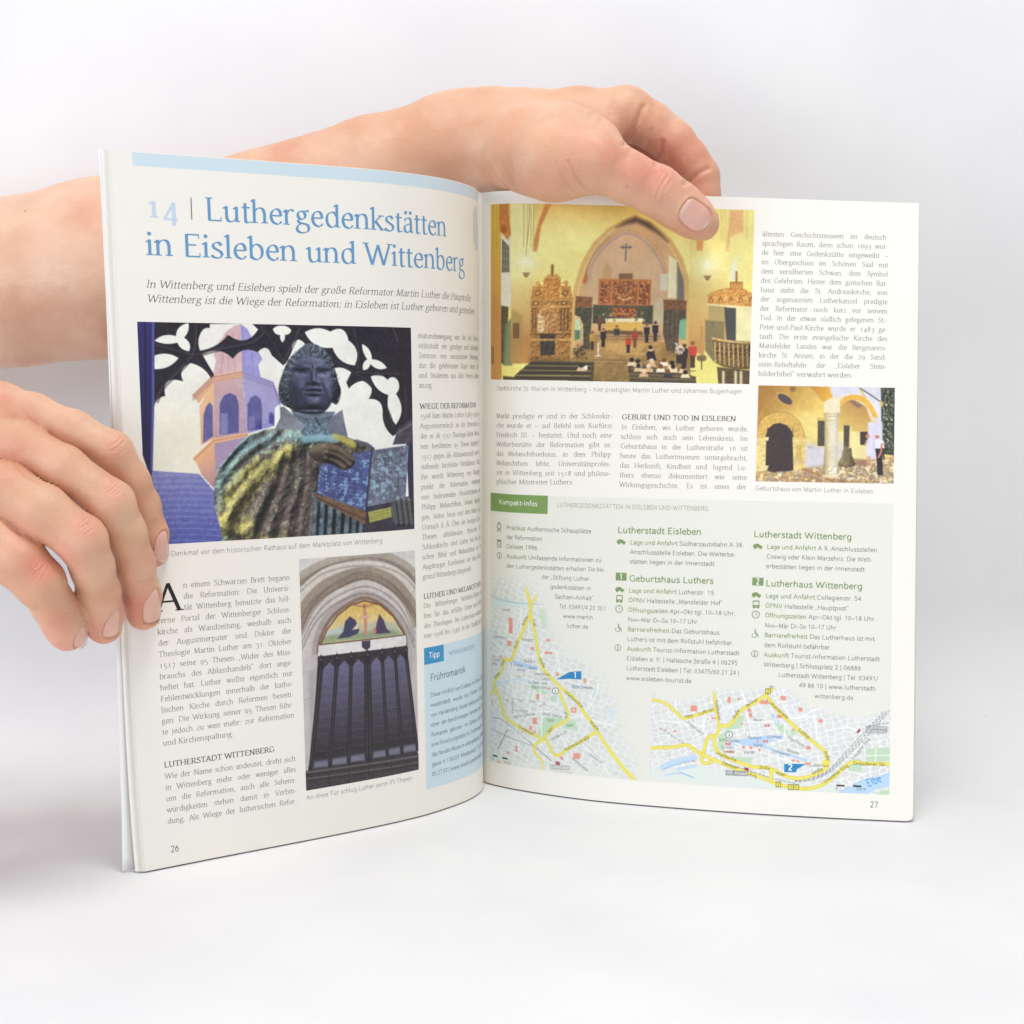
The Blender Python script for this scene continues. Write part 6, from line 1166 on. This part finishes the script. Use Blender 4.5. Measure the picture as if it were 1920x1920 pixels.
def surface_hits(D, F, px, depth0):
    """points where sight lines through the nail outline meet the finger"""
    dirs = np.stack([at(x, y, 0.0) - CAM for x, y in px]); dirs /= np.linalg.norm(dirs, axis=1, keepdims=True)
    t = np.full(len(px), depth0, float)
    for _ in range(120):
        t += np.clip(sample(D, F, CAM + dirs * t[:, None]), -2, 2) * .8
    P = CAM + dirs * t[:, None]
    e = .8
    N = np.stack([sample(D, F, P + np.eye(3)[i] * e) - sample(D, F, P - np.eye(3)[i] * e) for i in range(3)], 1)
    return P, N / (np.linalg.norm(N, axis=1, keepdims=True) + 1e-9)

def smooth_closed(pts, n=72):
    p = np.array(pts, float); q = np.vstack([p[-1:], p, p[:2]]); out = []
    for i in range(1, len(p) + 1):
        t = np.linspace(0, 1, 8, endpoint=False)[:, None]; a, b, c, d = q[i - 1], q[i], q[i + 1], q[(i + 2)] if i + 2 < len(q) else q[2]
        out.append(.5 * (2 * b + (c - a) * t + (2 * a - 5 * b + 4 * c - d) * t ** 2 + (3 * b - a - 3 * c + d) * t ** 3))
    o = np.vstack(out); L = np.r_[0, np.cumsum(np.linalg.norm(np.diff(np.vstack([o, o[:1]]), axis=0), axis=1))]
    u = np.linspace(0, L[-1], n, endpoint=False); oo = np.vstack([o, o[:1]])
    return np.stack([np.interp(u, L, oo[:, k]) for k in (0, 1)], 1)

skin = mat("skin", (214, 168, 138), .46, .38, attr="tint", Subsurface_Weight=.22, Subsurface_Scale=.0035)
skin.node_tree.nodes["Principled BSDF"].inputs["Subsurface Radius"].default_value = (1.0, .38, .22)
def skin_bump():
    nt = skin.node_tree; b = nt.nodes["Principled BSDF"]; tc = nt.nodes.new("ShaderNodeTexCoord")
    v = nt.nodes.new("ShaderNodeTexVoronoi"); v.feature = 'DISTANCE_TO_EDGE'; v.inputs["Scale"].default_value = 950
    n = nt.nodes.new("ShaderNodeTexNoise"); n.inputs["Scale"].default_value = 320; n.inputs["Detail"].default_value = 5
    a = nt.nodes.new("ShaderNodeMath"); a.operation = 'MULTIPLY_ADD'; a.inputs[1].default_value = .7
    bp = nt.nodes.new("ShaderNodeBump"); bp.inputs["Strength"].default_value = .55; bp.inputs["Distance"].default_value = .0005
    nt.links.new(tc.outputs["Object"], v.inputs["Vector"]); nt.links.new(tc.outputs["Object"], n.inputs["Vector"])
    nt.links.new(v.outputs["Distance"], a.inputs[0]); nt.links.new(n.outputs["Fac"], a.inputs[2]); nt.links.new(a.outputs[0], bp.inputs["Height"])
    nt.links.new(bp.outputs["Normal"], b.inputs["Normal"])
    r = nt.nodes.new("ShaderNodeMapRange"); r.inputs["To Min"].default_value = .36; r.inputs["To Max"].default_value = .58
    nt.links.new(n.outputs["Fac"], r.inputs["Value"]); nt.links.new(r.outputs[0], b.inputs["Roughness"])
skin_bump()
nail_m = mat("nail_plate", (226, 174, 158), .20, .6, attr="tint", Subsurface_Weight=.15, Subsurface_Scale=.0015)

BASE = np.array(lin((214, 165, 131))); RED = np.array(lin((219, 140, 119))); PALE = np.array(lin((238, 202, 174))); DEEP = np.array(lin((190, 122, 98)))

def arm(name, D, F, creases, rosy, tendons, nails, label, parent, spots=()):
    V, Q = nets(D, F); V = relax(V, Q, 4); V, Q = subdivide(V, Q); V = relax(V, Q, 2); N = vnormals(V, Q)
    P = proj(V); view = V - CAM; view /= np.linalg.norm(view, axis=1, keepdims=True)
    front = np.clip(-(N * view).sum(1) * 4, 0, 1)
    creases = [(l_, w_, d_ * (.48 if w_ < 2.15 else 1.0), c_) for l_, w_, d_, c_ in creases]
    disp = .16 * vnoise(V, 9, 1) + .10 * vnoise(V, 4, 2) + .035 * vnoise(V, 1.5, 11)
    red = np.zeros(len(V)); deep = np.zeros(len(V)); pale = np.zeros(len(V))
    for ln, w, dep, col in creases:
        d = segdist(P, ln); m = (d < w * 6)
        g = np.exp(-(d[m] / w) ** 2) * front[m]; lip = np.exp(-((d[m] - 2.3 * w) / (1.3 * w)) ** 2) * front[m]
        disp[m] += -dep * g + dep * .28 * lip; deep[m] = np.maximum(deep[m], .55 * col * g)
    for ln, w, hgt in tendons:
        d = segdist(P, ln); disp += hgt * np.exp(-(d / w) ** 2) * front
    for (x, y), r, a in rosy:
        red = np.maximum(red, a * np.exp(-((P[:, 0] - x) ** 2 + (P[:, 1] - y) ** 2) / r ** 2))
    for ol, _ in nails:
        o = smooth_closed(ol); d = segdist(P, np.vstack([o, o[:1]]))
        inside = np.zeros(len(P), bool); x, y = P.T
        for a, b in zip(o, np.roll(o, -1, 0)):
            c = (a[1] > y) != (b[1] > y)
            with np.errstate(divide='ignore', invalid='ignore'):
                inside ^= c & (x < (b[0] - a[0]) * (y - a[1]) / (b[1] - a[1]) + a[0])
        sd = np.where(inside, -d, d)
        disp += front * (.30 * np.exp(-((sd - 3.4) / 2.6) ** 2) - .55 * (sd < 0))
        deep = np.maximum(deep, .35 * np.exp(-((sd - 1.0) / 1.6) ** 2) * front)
    V2 = V + N * disp[:, None]
    mott = .5 + .5 * vnoise(V, 12, 5); mott2 = vnoise(V, 3.2, 7)
    red = np.clip(red * 1.1 + .24 * mott + .07 * mott2 + .10 * vnoise(V, 6.5, 21), 0, 1); deep = np.clip(deep, 0, 1)
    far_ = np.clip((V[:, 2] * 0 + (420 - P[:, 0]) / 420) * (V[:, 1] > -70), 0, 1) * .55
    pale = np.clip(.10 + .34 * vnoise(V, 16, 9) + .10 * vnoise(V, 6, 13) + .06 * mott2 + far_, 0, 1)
    C = BASE * (1 - red[:, None]) + RED * red[:, None]
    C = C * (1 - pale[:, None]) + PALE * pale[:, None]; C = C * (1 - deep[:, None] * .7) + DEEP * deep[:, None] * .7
    for (x, y), r in spots:
        s = np.exp(-(((P[:, 0] - x) ** 2 + (P[:, 1] - y) ** 2) / r ** 2) ** 2) * front
        C = C * (1 - s[:, None] * .75) + np.array(lin((112, 62, 44))) * s[:, None] * .75
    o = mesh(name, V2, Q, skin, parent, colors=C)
    o["label"] = label
    for ol, axis in nails:
        pl = smooth_closed(ol); cen = pl.mean(0); K = 9; ring = np.r_[0.0, np.linspace(.15, 1, K - 1)]
        pts = np.concatenate([cen + (pl - cen) * r for r in ring]); n = len(pl)
        Hh, Hn = surface_hits(D, F, pts, np.linalg.norm(at(*cen, rosy[0][0][0] * 0 + axis[2]) - CAM) - 25)
        rr = np.repeat(ring, n)
        # smooth plate: follow the finger, arch a little, drop at the rim
        Hh = Hh + Hn * (np.where(rr > .985, -.55, .18 - .10 * rr ** 4))[:, None]
        i = np.arange(K - 1)[:, None] * n; j = np.arange(n)[None]; jn = (j + 1) % n
        f = np.stack([i + j, i + n + j, i + n + jn, i + jn], -1).reshape(-1, 4)
        # free edge pale, lunula slightly pale
        d = np.array(axis[:2], float); d /= np.linalg.norm(d); pr = (pts - cen) @ d; pr /= np.abs((pl - cen) @ d).max()
        bed = np.array(lin((226, 176, 158))); free = np.array(lin((240, 220, 202))); lun = np.array(lin((232, 190, 174)))
        w = np.clip((pr - .80) / .07, 0, 1) * np.clip((rr - .72) / .12, 0, 1); wl = np.clip((-.62 - pr) / .12, 0, 1)
        c = bed * (1 - w[:, None]) + free * w[:, None]; c = c * (1 - .5 * wl[:, None]) + lun * .5 * wl[:, None]
        mesh("fingernail", Hh, f, nail_m, o, colors=c)
    return o

PERSON = empty("person", (-.30, .02, .0), "person with bare arms reaching in from the left to hold the magazine upright", "person")

# -- left arm: passes behind the magazine, thumb clamped over the top edge of the right page
F1 = Field((-455, -80, 75), (112, 92, 372), 1.15)
fa = F1.new()
F1.chain(fa, [at(-760, 700, 34), at(-330, 585, 24), at(-140, 540, 16), at(35, 529, 12), at(190, 503, 12), at(340, 458, 12), at(500, 402, 12), at(700, 320, 10), at(860, 274, 8)], [52, 48, 44.5, 42.2, 45.0, 39.2, 32.2, 27.0, 24.6], 3.5)
F1.chain(fa, [at(860, 270, 16), at(985, 262, 10)], [22, 21], 10)
pm = F1.new()
F1.chain(pm, [at(850, 268, 6), at(930, 256, 0), at(985, 246, -8), at(1080, 226, -15), at(1176, 212, -20)], [23.5, 22.5, 19.5, 15.0, 12.0], 6)
F1.chain(pm, [at(930, 258, 14), at(1075, 236, 16), at(1165, 226, 12)], [21, 17, 13.5], 6)
F1.chain(pm, [at(930, 268, 28), at(1060, 262, 30), at(1135, 262, 30)], [18, 15, 12], 6)
F1.chain(pm, [at(930, 285, -8), at(985, 298, -28), at(1042, 303, -54)], [20, 17.5, 16.2], 8)
F1.chain(pm, [at(1075, 268, -30), at(1128, 250, -25)], [13.5, 10.5], 8)
F1.chain(pm, [at(1000, 268, -26), at(1062, 266, -40), at(1118, 272, -44)], [18, 15.0, 12.0], 10)
hand = smin(fa, pm, 10)
th = F1.new()
F1.chain(th, [at(1036, 300, -55), at(1118, 302, -60), at(1178, 332, -59.5), at(1232, 358, -57), at(1270, 384, -54.5), at(1302, 408, -52.5), at(1319, 421, -51.5)], [15.6, 13.4, 11.4, 11.3, 10.7, 9.4, 7.4], 4)
ix = F1.new()
F1.chain(ix, [at(1172, 211, -20), at(1222, 236, -20.5), at(1262, 268, -21), at(1290, 300, -21), at(1312, 331, -20.5), at(1316, 370, -21), at(1316, 420, -21)], [12.3, 11.0, 10.6, 9.9, 9.3, 8.7, 7.6], 3)
md = F1.new()
F1.chain(md, [at(1160, 230, 4), at(1236, 288, 2), at(1282, 345, -4), at(1284, 420, -12)], [12.6, 10.6, 9.6, 8.0], 3)
rg = F1.new()
F1.chain(rg, [at(1140, 262, 26), at(1206, 322, 20), at(1240, 372, 6), at(1238, 430, -8)], [12.0, 10.2, 9.2, 7.6], 3)
lf = F1.new()
F1.chain(lf, [at(1120, 280, 44), at(1166, 336, 34), at(1192, 380, 18), at(1190, 430, 2)], [10.5, 8.8, 8.0, 6.8], 3)
DL = smin(hand, th, 13)
fing = np.minimum(np.minimum(smin(ix, md, 1.2), smin(md, rg, 1.2)), smin(rg, lf, 1.2))
DL = smin(DL, fing, 4.5)
cre = [([(1206, 200), (1196, 226), (1184, 250), (1171, 272)], 4.6, .85, .10), ([(1242, 266), (1238, 284), (1229, 309)], 4.2, .8, .15), ([(1328, 316), (1310, 325), (1296, 336), (1283, 345)], 4.2, .8, .18),
       ([(1199, 258), (1187, 275), (1180, 282)], 4.5, .5, .1), ([(1222, 243), (1214, 262), (1216, 276)], 4, .35, .05),
       ([(1253, 327), (1244, 340), (1236, 352), (1230, 370)], 1.7, .55, .42), ([(1259, 336), (1251, 349), (1246, 360)], 1.6, .40, .30), ([(1240, 330), (1231, 346)], 1.5, .3, .22), ([(1247, 366), (1238, 381)], 1.5, .4, .3), ([(1226, 342), (1221, 360)], 1.5, .25, .2),
       ([(914, 304), (934, 338), (958, 359)], 2.0, .55, .35), ([(940, 306), (951, 328), (962, 346)], 1.9, .45, .28), ([(926, 300), (944, 332), (960, 352)], 1.7, .3, .2), ([(976, 300), (990, 322)], 1.8, .25, .14), ([(1043, 302), (1058, 335), (1078, 358)], 1.9, .45, .28), ([(1066, 302), (1078, 326), (1096, 351), (1113, 360)], 2.6, .5, .2),
       ([(1066, 168), (1084, 196), (1092, 210)], 5, .25, .0), ([(1150, 196), (1146, 214), (1130, 232)], 6, .3, .05), ([(1128, 224), (1116, 240)], 4, .35, .2)]
ros = [((1300, 405), 30, .35), ((1240, 300), 75, .75), ((1300, 290), 50, .45), ((1190, 270), 34, .5), ((1146, 285), 26, .3), ((1318, 345), 40, .55), ((1130, 320), 45, .22), ((1060, 345), 40, .3), ((990, 355), 45, .3), ((62, 634), 22, .45), ((60, 640), 90, .15), ((180, 380), 90, .25), ((560, 270), 80, .2), ((1100, 260), 40, .3)]
ten = [([(985, 190), (1080, 186), (1170, 190)], 16, .5), ([(1030, 235), (1110, 262), (1150, 290)], 12, .5)]
nail_th = ([(1295, 371), (1279, 387), (1273, 403), (1275, 413), (1288, 426.5), (1303, 435), (1316, 433), (1329, 422), (1334.5, 406), (1332.5, 397), (1324, 387), (1312, 378)], (.80, .62, -58))
arm("arm", DL, F1, cre, ros, ten, [nail_th], "left arm passing behind the pages, thumb pressed over the top edge", PERSON, spots=[((1175, 350), 1.6), ((47.5, 395.5), 1.7)])

# -- right arm: four fingers curled over the fore edge of the left pages
F2 = Field((-420, -262, 60), (-122, -92, 292), .9)
pl2 = F2.new()
F2.chain(pl2, [at(-1150, 830, -120), at(-760, 815, -128), at(-420, 800, -150), at(-190, 800, -165), at(0, 767, -170)], [34, 29, 27, 17, 10.6], 8)
F2.chain(pl2, [at(-420, 850, -165), at(-190, 840, -180), at(-30, 830, -182)], [27, 18, 11.4], 8)
F2.chain(pl2, [at(-420, 890, -170), at(-190, 900, -188), at(-52, 908, -192)], [27, 18, 12.0], 8)
F2.chain(pl2, [at(-1150, 900, -140), at(-760, 890, -150), at(-420, 940, -170), at(-200, 970, -188), at(-62, 1000, -196)], [36, 30, 26, 17, 11.6], 8)
ix2 = F2.new()
F2.chain(ix2, [at(-4, 768, -171), at(60, 779, -174), at(140, 808, -178), at(211, 847, -179), at(246, 900, -174), at(266, 948, -168), at(281, 1000, -163), at(286, 1034, -158.6)], [10.4, 8.6, 7.6, 7.7, 7.0, 7.0, 7.0, 6.6], 3)
md2 = F2.new()
F2.chain(md2, [at(-34, 826, -182), at(40, 836, -187), at(120, 876, -192), at(210, 943, -193), at(236, 1000, -186), at(252, 1056, -176), at(266, 1115, -167), at(269, 1149, -161)], [11.4, 9.2, 8.2, 8.5, 7.7, 7.7, 7.5, 7.0], 3)
rg2 = F2.new()
F2.chain(rg2, [at(-56, 905, -192), at(10, 920, -199), at(80, 958, -204), at(153, 1013, -204), at(173, 1062, -197), at(184, 1109, -188), at(193, 1150, -180), at(195, 1174, -174)], [12.0, 10.4, 9.8, 9.3, 8.1, 8.0, 7.8, 7.2], 3)
lf2 = F2.new()
F2.chain(lf2, [at(-66, 990, -196), at(-12, 1014, -203), at(34, 1051, -206), at(74, 1091, -205), at(99, 1133, -198), at(118, 1165, -192), at(127, 1184, -188)], [11.6, 10.8, 10.2, 9.3, 8.0, 7.9, 7.7], 3)
DR = pl2
bl = np.minimum(np.minimum(smin(DR, ix2, 3.5), smin(DR, md2, 3.5)), np.minimum(smin(DR, rg2, 3.5), smin(DR, lf2, 3.5)))
for a_, b_ in ((ix2, md2), (md2, rg2), (rg2, lf2)): bl = np.minimum(bl, smin(a_, b_, .8))
# thumb: behind the magazine, pressing on the cover
tb = F2.new()
F2.chain(tb, [at(-120, 900, -130), at(60, 915, -118), at(190, 950, -116), at(250, 965, -120), at(300, 985, -122)], [16, 13, 11, 10, 8.5], 4)
bl = smin(bl, tb, 6)
Zz = lambda p, dx, dy: (p[0] + dx, p[1] + dy)
cre2 = []
for (cx, cy, a) in ((222, 836, .9), (213, 915, .95), (160, 985, .95), (72, 1070, .8)):      # wrinkles over the middle knuckles, across each finger
    c_, s_ = math.cos(a), math.sin(a)
    for q, (off, w, L, dep) in enumerate(((-16, 1.4, 10, .20), (-8, 1.6, 15, .40), (0, 1.7, 18, .58), (6, 1.5, 11, .36), (13, 1.5, 14, .30))):
        x0, y0 = cx + off * c_ * 1.0, cy + off * s_
        j_ = _rng.uniform(-2.5, 2.5, 4); cre2.append(([(x0 + s_ * L * .8 - 3 + j_[0], y0 - c_ * L * .8 + 1), (x0 + s_ * L * .2 + j_[1] * .6, y0 - c_ * L * .2), (x0 - s_ * L * .3 + j_[2] * .6, y0 + c_ * L * .3 + j_[3] * .5), (x0 - s_ * L * .9, y0 + c_ * L * .9 + j_[3])], w, dep, .16))
for (cx, cy, a, L) in ((281, 975, 1.25, 14), (268, 1085, 1.25, 18), (186, 1130, 1.2, 16), (118, 1150, 1.0, 14)):     # end joints
    c_, s_ = math.cos(a), math.sin(a)
    for off, dep in ((-6, .26), (3, .52), (10, .26)):
        x0, y0 = cx + off * c_, cy + off * s_
        cre2.append(([(x0 + s_ * L, y0 - c_ * L), (x0 + 1, y0 + 1), (x0 - s_ * L * .5, y0 + c_ * L * .5)], 1.5, dep, .16))
cre2 += [([(37, 762), (60, 792), (95, 815)], 3, .3, .15), ([(27, 868), (45, 890), (75, 905)], 3, .3, .12), ([(4, 974), (20, 990), (40, 1002)], 3, .4, .3)]
ros2 = [((222, 835), 22, .5), ((213, 920), 26, .6), ((160, 990), 30, .65), ((72, 1068), 32, .75), ((255, 1140), 36, .75), ((185, 1190), 40, .75), ((115, 1195), 44, .75), ((300, 1050), 30, .5), ((15, 740), 34, .35), ((10, 860), 40, .25), ((130, 1040), 30, .5), ((20, 1000), 60, .3)]
nl = [([(304, 995), (294, 1008), (288.5, 1020), (288, 1040), (292.5, 1052), (302, 1057), (312, 1054), (317, 1046), (317.5, 1031), (315, 1010), (312, 995)], (.30, 1.0, -165)),
      ([(293, 1101), (281, 1116), (268.6, 1132), (266.7, 1153), (269, 1165.7), (276, 1169.6), (288, 1168), (299, 1162), (302.5, 1151), (302.5, 1132), (298, 1112)], (.25, 1.0, -168)),
      ([(221, 1141), (206, 1157), (195, 1174), (191, 1191), (197, 1197), (211, 1196), (221, 1189), (225, 1170), (225, 1148)], (-.1, 1.0, -182)),
      ([(158, 1172), (146, 1186), (138, 1203), (140, 1214), (151, 1216), (161, 1211), (165, 1197), (163.5, 1183)], (.0, 1.0, -194))]
arm("arm", bl, F2, cre2, ros2, [([(0, 735), (60, 745)], 10, .4)], nl, "right hand with four fingers curled over the page edges", PERSON)
